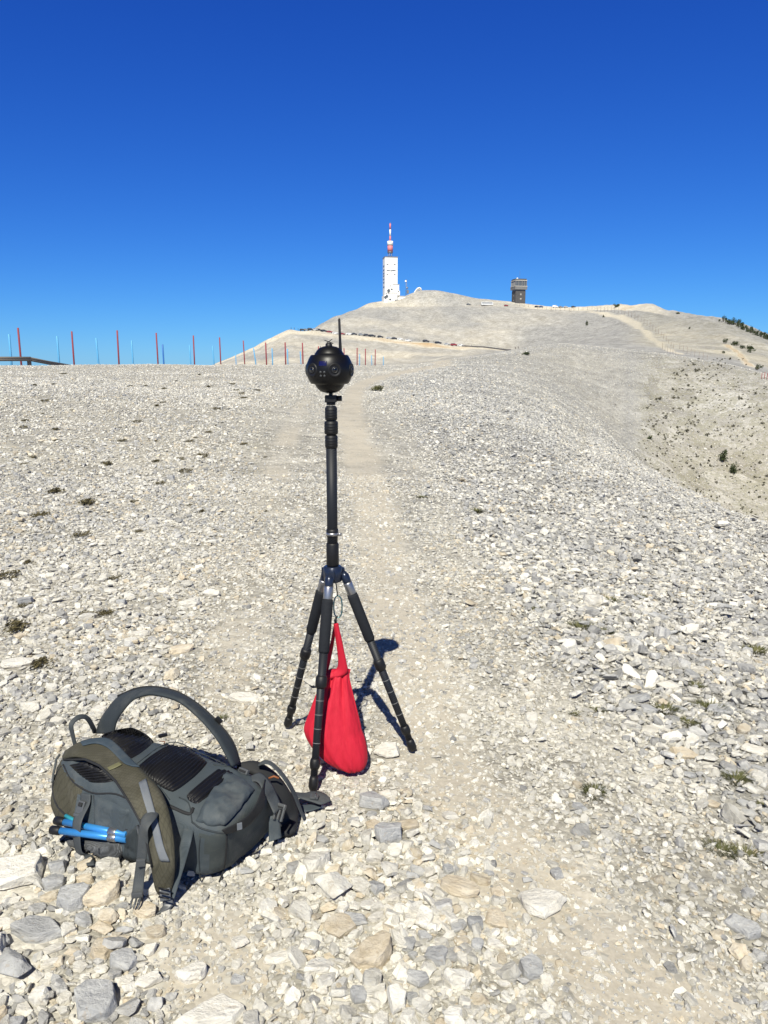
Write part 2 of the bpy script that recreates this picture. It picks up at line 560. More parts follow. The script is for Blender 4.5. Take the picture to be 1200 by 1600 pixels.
Zl = lambda r, *zs: [(px, 'z', z, r) for px, z in zs]
LINES = [
    line(Zl(0.4, (0, 0), (1200, 0))),
    line(Zl(3.0, (0, 0), (700, 0), (1000, -0.02), (1200, -0.06), (1500, -0.12))),
    line(Zl(6.0, (0, .06), (600, 0), (800, -.04), (1000, -.16), (1200, -.30), (1500, -.5))),
    line(Zl(8.5, (0, .16), (600, .05), (800, -.06), (1000, -.26), (1130, -.42), (1200, -.54), (1500, -.9))),
    # near brow on the right, plain ground elsewhere
    line([(-300, 589, 24), (0, 588, 25), (340, 585, 30), (480, 584, 36), (560, 584, 42), (640, 580, 50), (700, 577, 54), (760, 578, 56),
          (800, 585, 56), (850, 606, 54), (900, 642, 45), (960, 690, 35), (1000, 725, 28), (1060, 765, 20), (1130, 800, 14), (1200, 825, 11), (1500, 900, 8.8)]),
    # foot of the spotted flank
    line([(-300, 578, 31), (0, 578, 32), (340, 578, 36), (480, 579, 42), (560, 580, 48), (640, 576, 58), (700, 570, 64), (760, 566, 68), (800, 566, 68),
          (850, 580, 66), (900, 618, 60), (960, 686, 54), (1000, 728, 52), (1060, 772, 52), (1130, 812, 52), (1200, 840, 52), (1500, 920, 52)]),
    # crest of the near ridge
    line([(-300, 572, 38), (0, 571, 40), (200, 570.5, 42), (340, 570, 46), (480, 571, 52), (560, 572, 60), (640, 571, 70), (700, 563, 80), (750, 556, 86), (800, 549, 92),
          (845, 541, 96), (880, 537, 98), (950, 543, 97), (1000, 548, 94), (1060, 557, 90), (1130, 568, 84), (1200, 586, 78), (1500, 660, 70)]),
    line([(-300, 579, 46), (0, 579, 48), (200, 578, 52), (340, 577, 60), (480, 577, 72), (560, 577, 84), (640, 577, 95), (700, 570, 100), (800, 556, 110),
          (880, 545, 114), (950, 550, 112), (1000, 554, 108), (1060, 562, 104), (1130, 573, 98), (1200, 591, 92), (1500, 665, 84)]),
    line([(-300, 640, 120), (0, 630, 125), (200, 612, 130), (340, 582, 140), (480, 577, 150), (640, 576, 150), (700, 569, 150), (800, 555, 150), (880, 544, 150),
          (950, 549, 150), (1000, 552, 140), (1060, 557, 130), (1130, 567, 125), (1200, 586, 118), (1500, 680, 110)]),
    line([(-300, 760, 300), (0, 720, 300), (200, 650, 300), (300, 590, 310), (340, 576, 320), (480, 574, 320), (640, 572, 320), (700, 564, 320), (800, 552, 300), (880, 540, 280),
          (950, 537, 260), (1000, 539, 240), (1060, 549, 200), (1130, 558, 185), (1200, 576, 170), (1500, 690, 160)]),
    line([(-300, 760, 470), (0, 700, 470), (200, 640, 470), (300, 590, 470), (340, 570.5, 480), (400, 547, 485), (450, 523, 500), (480, 524, 505), (520, 528, 505), (600, 536, 500),
          (700, 546, 490), (800, 550, 470), (880, 535, 440), (950, 529, 400), (1000, 527, 350), (1060, 536, 300), (1130, 544, 270), (1200, 561, 250), (1500, 690, 230)]),
    # outer edge of the car park road
    line([(-300, 760, 500), (0, 690, 500), (200, 640, 500), (300, 587, 500), (340, 568.5, 505), (400, 541.5, 515), (430, 525, 522), (450, 516, 525), (480, 517.5, 525), (520, 521.5, 520), (600, 529, 515),
          (700, 539.2, 505), (760, 544.5, 495), (800, 548, 485), (880, 527, 480), (950, 519, 460), (1000, 517, 400), (1060, 525, 345), (1130, 532, 310), (1200, 549, 290), (1500, 690, 270)]),
    'shelf',
    line([(-300, 780, 570), (0, 720, 570), (200, 670, 570), (300, 610, 560), (340, 590, 560), (400, 560, 570), (450, 528, 580), (480, 519.5, 590), (495, 511, 595), (520, 504, 600), (560, 503, 610), (600, 503, 610),
          (700, 507, 610), (800, 511, 600), (880, 506, 580), (950, 500, 560), (1000, 503, 480), (1060, 512, 400), (1130, 520, 350), (1200, 540, 322), (1500, 690, 300)]),
    # outer edge of the summit bench
    line([(-300, 800, 650), (0, 740, 650), (300, 650, 650), (340, 600, 650), (450, 545, 680), (480, 527, 690), (505, 507, 695), (520, 499, 700), (552, 485.5, 715), (600, 480, 720), (700, 478.5, 720), (800, 481, 720),
          (850, 485.5, 715), (900, 488, 700), (950, 486, 660), (1000, 488, 580), (1060, 499, 480), (1130, 508, 410), (1200, 531, 370), (1500, 700, 340)]),
    'shelf2',
    # skyline
    line([(-300, 820, 770), (0, 750, 770), (300, 660, 770), (340, 612, 770), (450, 560, 775), (520, 510, 775), (552, 487, 780), (572, 474, 790), (592, 470.5, 790), (625, 467, 790), (640, 457.5, 795),
          (656, 453, 800), (680, 452.5, 800), (710, 458.5, 800), (745, 467, 795), (800, 472, 790), (850, 477, 785), (880, 480, 780), (920, 478.5, 760), (960, 476, 720), (1020, 478, 640), (1036, 484.5, 620),
          (1060, 489.5, 590), (1100, 495, 540), (1130, 500, 500), (1150, 505, 480), (1200, 524, 440), (1500, 720, 400)]),
    'back',
    'far',
]
NC, NR = 560, 560
TH0, TH1 = radians(-42), radians(42)
dense = np.linspace(TH0, TH1, NC)
side = np.linspace(radians(44), radians(180), 46)
theta = np.concatenate([-side[::-1], dense, side])
R0, R1 = 0.4, 4200.0
radii = np.exp(np.linspace(math.log(R0), math.log(R1), NR))
LR, LZ = [], []
for L_ in LINES:
    if isinstance(L_, str):
        if L_ == 'shelf':
            LR.append(LR[-1] + 11), LZ.append(LZ[-1] + 0.1)
        elif L_ == 'shelf2':
            LR.append(LR[-1] + 16), LZ.append(LZ[-1] + 0.2)
        elif L_ == 'back':
            LR.append(LR[-1] * 1.25), LZ.append(LZ[-1] - 30)
        else:
            LR.append(np.full_like(theta, 4300.0)), LZ.append(np.full_like(theta, -700.0))
        continue
    LR.append(np.interp(theta, L_[0], L_[1]))
    LZ.append(np.interp(theta, L_[0], L_[2]))
LR, LZ = np.array(LR), np.array(LZ)
for k in range(1, len(LR)):
    LR[k] = np.maximum(LR[k], LR[k - 1] * 1.004)
ker = np.exp(-0.5 * (np.arange(-6, 7) / 2.0) ** 2)
ker /= ker.sum()
for A in (LR, LZ):
    for k in range(len(A)):
        A[k] = np.convolve(np.pad(A[k], 6, mode='edge'), ker, mode='valid')


def pchip_cols(X, Y, xq):
    """monotone cubic through K knots, for every column at once"""
    h = np.diff(X, axis=0)
    d = np.diff(Y, axis=0) / h
    m = np.zeros_like(Y)
    s = d[:-1] * d[1:] > 0
    w1 = 2 * h[1:] + h[:-1]
    w2 = h[1:] + 2 * h[:-1]
    with np.errstate(divide='ignore', invalid='ignore'):
        hm = (w1 + w2) / (w1 / d[:-1] + w2 / d[1:])
    m[1:-1] = np.where(s, hm, 0)
    m[0], m[-1] = d[0], d[-1]
    out = np.zeros((len(xq), X.shape[1]))
    for c in range(X.shape[1]):
        i = np.clip(np.searchsorted(X[:, c], xq) - 1, 0, len(X) - 2)
        t = np.clip((xq - X[i, c]) / h[i, c], 0, 1)
        t2, t3 = t * t, t ** 3
        out[:, c] = (2 * t3 - 3 * t2 + 1) * Y[i, c] + (t3 - 2 * t2 + t) * h[i, c] * m[i, c] + (-2 * t3 + 3 * t2) * Y[i + 1, c] + (t3 - t2) * h[i, c] * m[i + 1, c]
    return out


ZG = pchip_cols(np.log(LR), LZ, np.log(radii))            # rows x columns
XG = radii[:, None] * np.sin(theta)[None]
YG = radii[:, None] * np.cos(theta)[None]


def vnoise(x, y, seed):
    """value noise, vectorised"""
    xi, yi = np.floor(x).astype(np.int64), np.floor(y).astype(np.int64)
    fx, fy = x - xi, y - yi
    fx, fy = fx * fx * (3 - 2 * fx), fy * fy * (3 - 2 * fy)

    def hsh(a, b):
        q = (a * 374761393 + b * 668265263 + seed * 974711) & 0x7fffffff
        q = ((q ^ (q >> 13)) * 1274126177) & 0x7fffffff
        return ((q ^ (q >> 16)) & 0xffff) / 65535.0
    return (hsh(xi, yi) * (1 - fx) + hsh(xi + 1, yi) * fx) * (1 - fy) + (hsh(xi, yi + 1) * (1 - fx) + hsh(xi + 1, yi + 1) * fx) * fy - 0.5


RG = np.repeat(radii[:, None], len(theta), 1)
for lam, amp, lo, hi, sd in ((0.22, 0.004, 0, 9, 1), (0.6, 0.014, 0, 22, 2), (1.7, 0.05, 3, 60, 3), (5, 0.14, 12, 140, 4), (16, 0.5, 110, 400, 5), (42, 1.1, 150, 1500, 6), (13, 0.9, 250, 1500, 7), (6, 0.45, 110, 700, 8), (3, 0.2, 35, 500, 9)):
    f = np.clip((RG - lo) / max(lo * 0.5, 0.3), 0, 1) * np.clip((hi * 1.3 - RG) / (hi * 0.3), 0, 1)
    ZG += amp * f * vnoise(XG / lam + 71.3, YG / lam + 19.7, sd)
# the ground behind the photographer is a plain stony flat
# gullies run down the bank below the road and the flank
gl = np.clip((RG - 300) / 60, 0, 1) * np.clip((760 - RG) / 60, 0, 1)
ZG += gl * 0.9 * np.abs(vnoise(XG / 9 + YG / 40, YG / 60, 41)) * 2.6
bl = np.clip((np.abs(theta) - radians(50)) / radians(40), 0, 1)[None]
bl = bl * bl * (3 - 2 * bl)
ZG = ZG * (1 - bl) + bl * (-0.06 * np.maximum(RG - 6, 0) ** 0.9)


def height(x, y):
    x, y = np.asarray(x, float), np.asarray(y, float)
    t = np.arctan2(x, y)
    r = np.hypot(x, y)
    ci = np.clip(np.interp(t, theta, np.arange(len(theta))), 0, len(theta) - 1.001)
    ri = np.clip((np.log(np.maximum(r, R0)) - math.log(R0)) / (math.log(R1) - math.log(R0)) * (NR - 1), 0, NR - 1.001)
    c0, r0 = ci.astype(int), ri.astype(int)
    fc, fr = ci - c0, ri - r0
    return (ZG[r0, c0] * (1 - fc) + ZG[r0, c0 + 1] * fc) * (1 - fr) + (ZG[r0 + 1, c0] * (1 - fc) + ZG[r0 + 1, c0 + 1] * fc) * fr


TG = (ZG - H) / RG


def hit(px, py, rmin=0.0):
    """where the view ray of a photo pixel meets the land"""
    d = ray(px, py)
    t = atan2(d[0], d[1])
    s = d[2] / math.hypot(d[0], d[1])
    ci = float(np.interp(t, theta, np.arange(len(theta))))
    c0 = min(int(ci), len(theta) - 2)
    T = TG[:, c0] * (1 - (ci - c0)) + TG[:, c0 + 1] * (ci - c0)
    ok = (T >= s) & (radii > rmin)
    if not ok.any():
        q = np.where(radii > rmin, T, -9)
        q[radii > 1500] = -9
        i = int(np.argmax(q))
        r = radii[i]
    else:
        i = int(np.argmax(ok))
        if i > 0 and T[i - 1] < s:
            f = (s - T[i - 1]) / (T[i] - T[i - 1])
            r = radii[i - 1] + f * (radii[i] - radii[i - 1])
        else:
            r = radii[i]
    x, y = r * sin(t), r * cos(t)
    return np.array([x, y, float(height(x, y))])


def sst(a, b, x):
    t = np.clip((x - a) / (b - a), 0, 1)
    return t * t * (3 - 2 * t)


# layout of the trodden earth, the fine gravel and the coarse scree (map read off in photo columns and rows)
PX1 = lambda py: np.interp(py, [571, 580, 590, 605, 650, 720, 800, 900, 1000, 1150, 1230, 1450, 1550, 1700], [690, 640, 592, 556, 545, 562, 588, 604, 640, 668, 720, 860, 1010, 1150])
PW1 = lambda py: np.interp(py, [571, 590, 620, 700, 800, 900, 1000, 1200, 1500, 1700], [22, 18, 18, 32, 46, 52, 60, 70, 140, 190])
PX2 = lambda py: np.interp(py, [600, 640, 700, 800, 900, 1000, 1100], [500, 468, 440, 418, 392, 368, 340])
PW2 = lambda py: np.interp(py, [600, 700, 800, 900, 1000, 1100], [10, 24, 34, 44, 55, 40])
EDGE = lambda py: np.interp(py, [540, 575, 600, 620, 700, 800, 900, 1000, 1100, 1200, 1300, 1400, 1600], [640, 640, 590, 600, 640, 700, 750, 815, 900, 1010, 1110, 1220, 1420])


def zones(x, y, z):
    px, py = project(x, y, z)
    wob = 1 + 0.55 * vnoise(np.asarray(x) / 0.8, np.asarray(y) / 1.6, 61) + 0.35 * vnoise(np.asarray(x) / 0.3, np.asarray(y) / 0.6, 62)
    d1 = 1 - sst(0.4, 1.4, np.abs(px - PX1(py)) / (PW1(py) * wob))
    d2 = (1 - sst(0.4, 1.3, np.abs(px - PX2(py)) / PW2(py))) * sst(600, 640, py) * (1 - sst(1060, 1160, py)) * np.clip(0.42 + 1.0 * vnoise(np.asarray(x) / 0.7, np.asarray(y) / 0.9, 63), 0, 1)
    d3 = (1 - sst(0.5, 1.1, np.hypot((px - 330) / 130, (py - 1500) / 110))) * 0.9
    dirt = np.maximum(np.maximum(d1, d2), d3)
    scree = sst(-30, 70, px - EDGE(py))
    heap = 1 - sst(0.6, 1.15, np.hypot((px - 610) / 230, (py - 1440) / 200))
    heap = np.maximum(heap, 1 - sst(0.6, 1.2, np.hypot((px - 60) / 190, (py - 1470) / 200)))
    left = sst(0, 60, PX2(py) - PW2(py) - px) * (py < 1200)
    return px, py, dirt, scree, heap, left


# vertex masks: R trodden earth, G warm beige banks, B sparse low plants
pxG, pyG, dirtG, _, _, _ = zones(XG, YG, ZG)
vis = np.abs(theta)[None] < radians(40)
near = (RG < 100) & vis
dirtG = np.where(near, dirtG, 0.3 * (RG < 100))
warmG = np.zeros_like(ZG)
darkG = np.zeros_like(ZG)
idx = {n_: i for i, n_ in enumerate(('r0', 'r3', 'r6', 'r8', 'brow', 'foot', 'crest', 'dip', 'valley', 'base', 'bank', 'road', 'shelf', 'mid', 'bench', 'shelf2', 'sky', 'back', 'far'))}


def band(a, b, soft=0.25):
    ra, rb = LR[idx[a]][None], LR[idx[b]][None]
    wd = (rb - ra)
    return sst(-soft, soft, (RG - ra) / wd) * (1 - sst(1 - soft, 1 + soft, (RG - ra) / wd))


colpx = 600 + F * np.tan(np.clip(theta, -1.4, 1.4)) * 1.016
cm = lambda a, b, s=40: (sst(a - s, a + s, colpx) * (1 - sst(b - s, b + s, colpx)))[None]
nb = vnoise(XG / 30, YG / 30, 21) + 0.5 * vnoise(XG / 9, YG / 9, 22)
warmG += band('bank', 'road', 0.35) * cm(330, 790) * 0.95
warmG += band('base', 'bank', 0.5) * cm(300, 760) * (0.4 + nb)
warmG += band('road', 'mid', 0.3) * cm(440, 800) * (0.55 + nb) * 0.7
warmG += band('bench', 'shelf2', 2.2) * cm(540, 940) * 0.95 + band('shelf2', 'sky', 0.3) * cm(540, 1030) * (0.5 + 0.5 * cm(820, 1030) + 0.7 * nb - 0.45 * cm(650, 740))
warmG += band('mid', 'bench', 0.2) * cm(540, 930) * (0.25 + nb) * 0.5
warmG += band('foot', 'crest', 0.15) * cm(1010, 1600, 30) * (0.42 + 0.8 * nb)
warmG += band('base', 'mid', 0.3) * cm(1000, 1600, 40) * (0.5 + nb)
darkG += band('foot', 'crest', 0.1) * cm(1000, 1600, 20) * 0.8
darkG += band('base', 'bench', 0.1) * cm(990, 1600, 30) * 0.7
darkG += band('r8', 'crest', 0.1) * (pxG < 420) * near * 0.25


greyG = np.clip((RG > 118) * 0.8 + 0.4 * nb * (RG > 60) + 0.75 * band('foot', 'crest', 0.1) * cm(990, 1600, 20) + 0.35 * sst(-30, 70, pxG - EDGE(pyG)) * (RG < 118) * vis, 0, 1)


def track_mask(pts, half, amt=1.0):
    """a lighter trodden track along world points, painted into the warm mask"""
    global warmG
    pw = np.array([hit(*q)[:2] for q in pts])
    hv = half
    d = np.full_like(ZG, 1e9)
    for a, b in zip(pw[:-1], pw[1:]):
        ab = b - a
        t = np.clip(((XG - a[0]) * ab[0] + (YG - a[1]) * ab[1]) / max(ab @ ab, 1e-6), 0, 1)
        d = np.minimum(d, np.hypot(XG - a[0] - t * ab[0], YG - a[1] - t * ab[1]) / (np.hypot(*a) * half / F))
    warmG = np.where(RG > 100, np.maximum(warmG, amt * (1 - sst(0.6, 1.3, d))), warmG)
    greyG[:] = np.where((d < 1.3) & (RG > 100), 0.1, greyG)
    return pw


track_mask([(922, 487), (945, 490), (970, 495), (995, 507), (1012, 520), (1030, 535), (1046, 547), (1062, 553)], 5.5, 0.9)
track_mask([(1135, 538), (1150, 548), (1162, 560), (1172, 572)], 6.0, 1.28)

dense_cols = np.arange(len(theta))


def grid_object(name, r0, r1):
    nr = r1 - r0
    nc = len(theta)
    V = np.stack([XG[r0:r1], YG[r0:r1], ZG[r0:r1]], -1).reshape(-1, 3)
    a = (np.arange(nr - 1)[:, None] * nc + np.arange(nc - 1)[None]).ravel()
    Fq = np.stack([a, a + nc, a + nc + 1, a + 1], -1)
    if True:                                             # close the ring behind the photographer
        b_ = np.arange(nr - 1) * nc
        Fq = np.concatenate([Fq, np.stack([b_ + nc - 1, b_ + 2 * nc - 1, b_ + nc, b_], -1)])
    me = bpy.data.meshes.new(name)
    extra = []
    nv = len(V)
    if r0 == 0:
        V = np.concatenate([V, [[0, 0, float(ZG[0].mean())]]])
        extra = [(k, (k + 1) % nc, nv) for k in range(nc)]
        extra = [(b2, a2, c2) for a2, b2, c2 in extra]
    me.vertices.add(len(V))
    me.vertices.foreach_set('co', V.ravel())
    nl = len(Fq) * 4 + len(extra) * 3
    me.loops.add(nl)
    lv = np.concatenate([Fq[:, ::-1].ravel(), np.array(extra, int).reshape(-1)]).astype(np.int32)
    me.loops.foreach_set('vertex_index', lv)
    ls = np.concatenate([np.arange(len(Fq)) * 4, len(Fq) * 4 + np.arange(len(extra)) * 3]).astype(np.int32)
    me.polygons.add(len(ls))
    me.polygons.foreach_set('loop_start', ls)
    me.update(calc_edges=True)
    me.validate()
    me.polygons.foreach_set('use_smooth', np.ones(len(me.polygons), bool))
    ca = me.color_attributes.new('mask', 'FLOAT_COLOR', 'POINT')
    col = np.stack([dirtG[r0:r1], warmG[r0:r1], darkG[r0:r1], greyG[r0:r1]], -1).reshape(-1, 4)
    if r0 == 0:
        col = np.concatenate([col, col[:1]])
    ca.data.foreach_set('color', np.clip(col, 0, 1.5).astype(np.float32).ravel())
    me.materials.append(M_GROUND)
    o = bpy.data.objects.new(name, me)
    C.objects.link(o)
    return tag(o, kind='structure')


RSPLIT = int(np.searchsorted(radii, 128.0))
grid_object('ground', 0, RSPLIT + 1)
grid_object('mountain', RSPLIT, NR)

# ------------------------------------------------------------------ stones
stones_col = bpy.data.collections.new('stones')
C.children.link(stones_col)


def stone_mesh(seed, mat, flat):
    r_ = random.Random(seed)
    bm = bmesh.new()
    pts = []
    if seed % 4 != 3:                                   # a split slab: uneven outline, top and bottom nearly parallel
        nn = r_.randint(5, 8)
        ang = sorted(2 * pi * (k + r_.uniform(-.32, .32)) / nn for k in range(nn))
        ay = r_.uniform(.6, .95)
        tx, ty = r_.uniform(-.22, .22), r_.uniform(-.22, .22)
        for a_ in ang:
            rad = r_.uniform(.36, .52)
            x, y = rad * cos(a_), rad * sin(a_) * ay
            zt = flat * .5 + x * tx * flat * 2 + y * ty * flat * 2
            k1, k2 = r_.uniform(.72, .98), r_.uniform(.8, 1.05)
            pts.append(Vector((x * k1, y * k1, zt * r_.uniform(.75, 1.05))))
            pts.append(Vector((x * k2, y * k2, -flat * .5 * r_.uniform(.6, 1))))
            if r_.random() < .5:
                pts.append(Vector((x * 1.06, y * 1.06, flat * r_.uniform(-.2, .25))))
    else:
        for _ in range(r_.randint(10, 14)):
            v = Vector((r_.gauss(0, 1), r_.gauss(0, 1), r_.gauss(0, 1))).normalized()
            k = r_.uniform(0.75, 1.0)
            pts.append(Vector((v.x * 0.5 * k, v.y * 0.5 * k * r_.uniform(.62, .95), v.z * 0.5 * k * flat * 1.25)))
    for q in pts:
        bm.verts.new(q)
    ret = bmesh.ops.convex_hull(bm, input=bm.verts)
    bmesh.ops.delete(bm, geom=[g for g in ret['geom_interior'] if isinstance(g, bmesh.types.BMVert)], context='VERTS')
    bmesh.ops.dissolve_limit(bm, angle_limit=radians(9), verts=bm.verts, edges=bm.edges)
    bmesh.ops.bevel(bm, geom=list(bm.edges), offset=0.014, segments=1, affect='EDGES', clamp_overlap=True)
    bmesh.ops.triangulate(bm, faces=bm.faces)
    bmesh.ops.subdivide_edges(bm, edges=[e for e in bm.edges if e.calc_length() > 0.16], cuts=2, use_grid_fill=True)
    bmesh.ops.triangulate(bm, faces=bm.faces)
    off = Vector((seed * 3.1, seed * 1.7, 0))
    for v in bm.verts:
        n1 = noise.noise(v.co * 4.0 + off)
        n2 = noise.noise(v.co * 11.0 + off)
        v.co += v.co.normalized() * (0.030 * n1 + 0.016 * n2)
    bm.normal_update()
    me = bpy.data.meshes.new('stone')
    bm.to_mesh(me)
    bm.free()
    me.materials.append(mat)
    return me


NS = 36
KIND = ['pale', 'grey', 'ochre']
SM = []
for i in range(NS):
    k = KIND[0] if i < 17 else (KIND[1] if i < 30 else KIND[2])
    SM.append((stone_mesh(100 + i, {'pale': M_PALE, 'grey': M_GREY, 'ochre': M_OCHRE}[k], [0.30, 0.40, 0.24, 0.50][(i * 7 + i // 4) % 4]), k))
IDX = {k: [i for i, q in enumerate(SM) if q[1] == k] for k in KIND}


def tilt_rot(x, y, maxt, rz, r_=random):
    e = 0.06
    zx = (height(x + e, y) - height(x - e, y)) / (2 * e)
    zy = (height(x, y + e) - height(x, y - e)) / (2 * e)
    nrm = Vector((-zx + r_.gauss(0, maxt), -zy + r_.gauss(0, maxt), 1)).normalized()
    q = Vector((0, 0, 1)).rotation_difference(nrm)
    return (q.to_matrix() @ Matrix.Rotation(rz, 3, 'Z')).to_euler()


# the stones one can point to: column, row, width and height in the photo, colour, label
NAMED = [
    (843, 1416, 66, 36, 'pale', 'large white slab lying alone on the bare path'),
    (1163, 1455, 44, 36, 'grey', 'round grey-beige stone alone near the right edge of the path'),
    (22, 1372, 84, 50, 'pale', 'broad flat pale slab at the left edge below the backpack'),
    (16, 1520, 62, 62, 'grey', 'bulky light grey boulder cut by the lower left corner'),
    (60, 1458, 74, 34, 'grey', 'long dark grey slab in the heap left of the dirt patch'),
    (150, 1572, 62, 52, 'grey', 'light grey wedge of rock at the bottom edge left of the dirt patch'),
    (335, 1592, 90, 32, 'pale', 'wide cream slab lying at the bottom edge under the dirt patch'),
    (192, 1506, 40, 44, 'grey', 'pointed grey stone beside the dirt patch'),
    (160, 1487, 34, 40, 'ochre', 'brown ochre stone beside the pointed grey stone'),
    (584, 1496, 56, 50, 'ochre', 'blocky two-tone ochre and white stone in the middle heap'),
    (683, 1500, 36, 26, 'grey', 'dark grey squared block in the middle heap'),
    (652, 1532, 36, 34, 'grey', 'grey cube-like stone low in the middle heap'),
    (582, 1258, 46, 36, 'grey', 'rounded grey stone in front of the tripod'),
    (610, 1312, 54, 20, 'grey', 'long thin grey stone above the middle heap'),
    (605, 1178, 46, 44, 'pale', 'big cream stone to the right of the red bag'),
    (381, 1093, 44, 22, 'pale', 'flat cream slab behind the backpack strap'),
    (828, 1519, 38, 40, 'grey', 'mottled grey stone right of the middle heap'),
    (776, 1440, 34, 26, 'ochre', 'brownish flat stone at the upper right of the middle heap'),
    (720, 1393, 60, 24, 'ochre', 'long beige slab across the top of the middle heap'),
    (465, 1424, 28, 24, 'grey', 'single bluish grey stone left of the middle heap'),
    (435, 1500, 40, 20, 'pale', 'flat white stone lying left of the middle heap'),
    (530, 1453, 42, 34, 'ochre', 'beige stone with a pale top in the middle heap'),
    (552, 1440, 46, 26, 'grey', 'slanting grey slab in the upper middle heap'),
    (1045, 1077, 36, 26, 'pale', 'brightest white stone on the right scree'),
    (1036, 1100, 22, 30, 'ochre', 'upright orange stone by the grass on the right scree'),
    (1070, 1180, 36, 22, 'ochre', 'flat orange-beige stone on the right scree'),
    (905, 1263, 24, 14, 'grey', 'small slate blue stone below the grass tuft by the path'),
    (925, 945, 40, 22, 'pale', 'pale boulder standing out on the upper right scree'),
    (25, 1040, 44, 14, 'pale', 'long white slab on the left edge among the stones'),
    (285, 1018, 38, 14, 'ochre', 'long tan slab among the stones above the backpack'),
    (140, 965, 30, 14, 'pale', 'pale flat stone beside a brown cushion plant on the left'),
    (500, 1190, 30, 20, 'pale', 'pale stone under the strap end by the front tripod foot'),
    (118, 1408, 46, 40, 'grey', 'large square grey stone just below the backpack pocket'),
    (162, 1402, 46, 34, 'ochre', 'large cream stone right below the backpack pocket'),
]


def add_stone(mesh, p, sc, rot, label, group, idx_src=None):
    o = bpy.data.objects.new('stone', mesh)
    stones_col.objects.link(o)
    o.location = p
    o.scale = sc
    o.rotation_euler = rot
    return tag(o, label, 'stone', group)


taken = []
n_ind = 0
M_SURE = {'pale': stone_mat('stone_pale_even', (0.55, 0.52, 0.45), (0.70, 0.67, 0.60), (0.76, 0.74, 0.68), 0.12), 'grey': stone_mat('stone_grey_even', (0.31, 0.313, 0.313), (0.41, 0.412, 0.41), (0.53, 0.53, 0.515), 0.2), 'ochre': stone_mat('stone_ochre_even', (0.49, 0.41, 0.29), (0.61, 0.53, 0.405), (0.68, 0.62, 0.51), 0.2)}
SURE = []
for me_s, k_s in SM:
    m2 = me_s.copy()
    m2.materials.clear()
    m2.materials.append(M_SURE[k_s])
    SURE.append(m2)
GRP = 'loose limestone stones'
order = list(range(NS))
src_left = list(range(NS))          # the first NS stones use each mesh once and in order, they are the sources of the scree
spec = []
for px, py, wd, hg, kind, lab in NAMED:
    p = hit(px, py)
    t = np.linalg.norm(p - CAM)
    W_ = wd * t / F * 1.2
    e_ = math.hypot(wd, hg) and hg * t / F
    spec.append((p, W_, min(W_ * 0.95, max(e_ * 1.6, W_ * 0.6)), kind, lab, 0.0))
ZLAB = {
    'heap_l': {'pale': 'fist-sized pale stone in the heap at the lower left', 'grey': 'fist-sized grey stone in the heap at the lower left', 'ochre': 'fist-sized tan stone in the heap at the lower left'},
    'heap_m': {'pale': 'pale angular stone in the middle heap at the bottom', 'grey': 'grey angular stone in the middle heap at the bottom', 'ochre': 'tan angular stone in the middle heap at the bottom'},
    'scree': {'pale': 'pale slab lying on the coarse scree right of the path', 'grey': 'grey slab lying on the coarse scree right of the path', 'ochre': 'tan slab lying on the coarse scree right of the path'},
    'left': {'pale': 'pale stone on the stony ground left of the tripod', 'grey': 'grey stone on the stony ground left of the tripod', 'ochre': 'tan stone on the stony ground left of the tripod'},
}
tries = 0
nrej = 0
cnt = {k: 0 for k in ZLAB}
want = {'heap_l': 62, 'heap_m': 70, 'scree': 96, 'left': 34}
while any(cnt[k] < want[k] for k in want) and tries < 40000:
    tries += 1
    zk = random.choice([k for k in want if cnt[k] < want[k]])
    if zk == 'heap_l':
        px, py = random.gauss(60, 90), random.gauss(1470, 85)
        if py < 1350 or px > 250 or px < -40 or py > 1640:
            continue
    elif zk == 'heap_m':
        px, py = random.gauss(615, 105), random.gauss(1440, 85)
        if py < 1265 or py > 1640:
            continue
    elif zk == 'scree':
        px, py = random.uniform(800, 1210), random.uniform(930, 1420)
        if px < EDGE(py) + 40:
            continue
    else:
        px, py = random.uniform(-10, 340), random.uniform(900, 1130)
        if px > PX2(py) - PW2(py):
            continue
    p = hit(px, py)
    t = np.linalg.norm(p - CAM)
    base = {'heap_l': 27, 'heap_m': 24, 'scree': 26, 'left': 20}[zk] * random.lognormvariate(0, 0.22)
    if zk == 'scree':
        base *= np.interp(py, [930, 1420], [0.75, 1.2])
    W_ = base * 1.2 * t / F
    if any((p[0] - a[0]) ** 2 + (p[1] - a[1]) ** 2 < (0.33 * (W_ + b_)) ** 2 for a, b_ in taken) or any((p[0] - q[0][0]) ** 2 + (p[1] - q[0][1]) ** 2 < (0.36 * (W_ + q[1])) ** 2 for q in spec):
        continue
    kind = random.choices(KIND, {'heap_l': (5, 4, 2), 'heap_m': (6, 3.2, 2), 'scree': (5, 5, .6), 'left': (6, 3, .8)}[zk])[0]
    cnt[zk] += 1
    taken.append((p, W_))
    spec.append((p, W_, W_ * random.uniform(0.6, 0.95), kind, ZLAB[zk][kind], 0.16 if zk == 'scree' else 0.1))
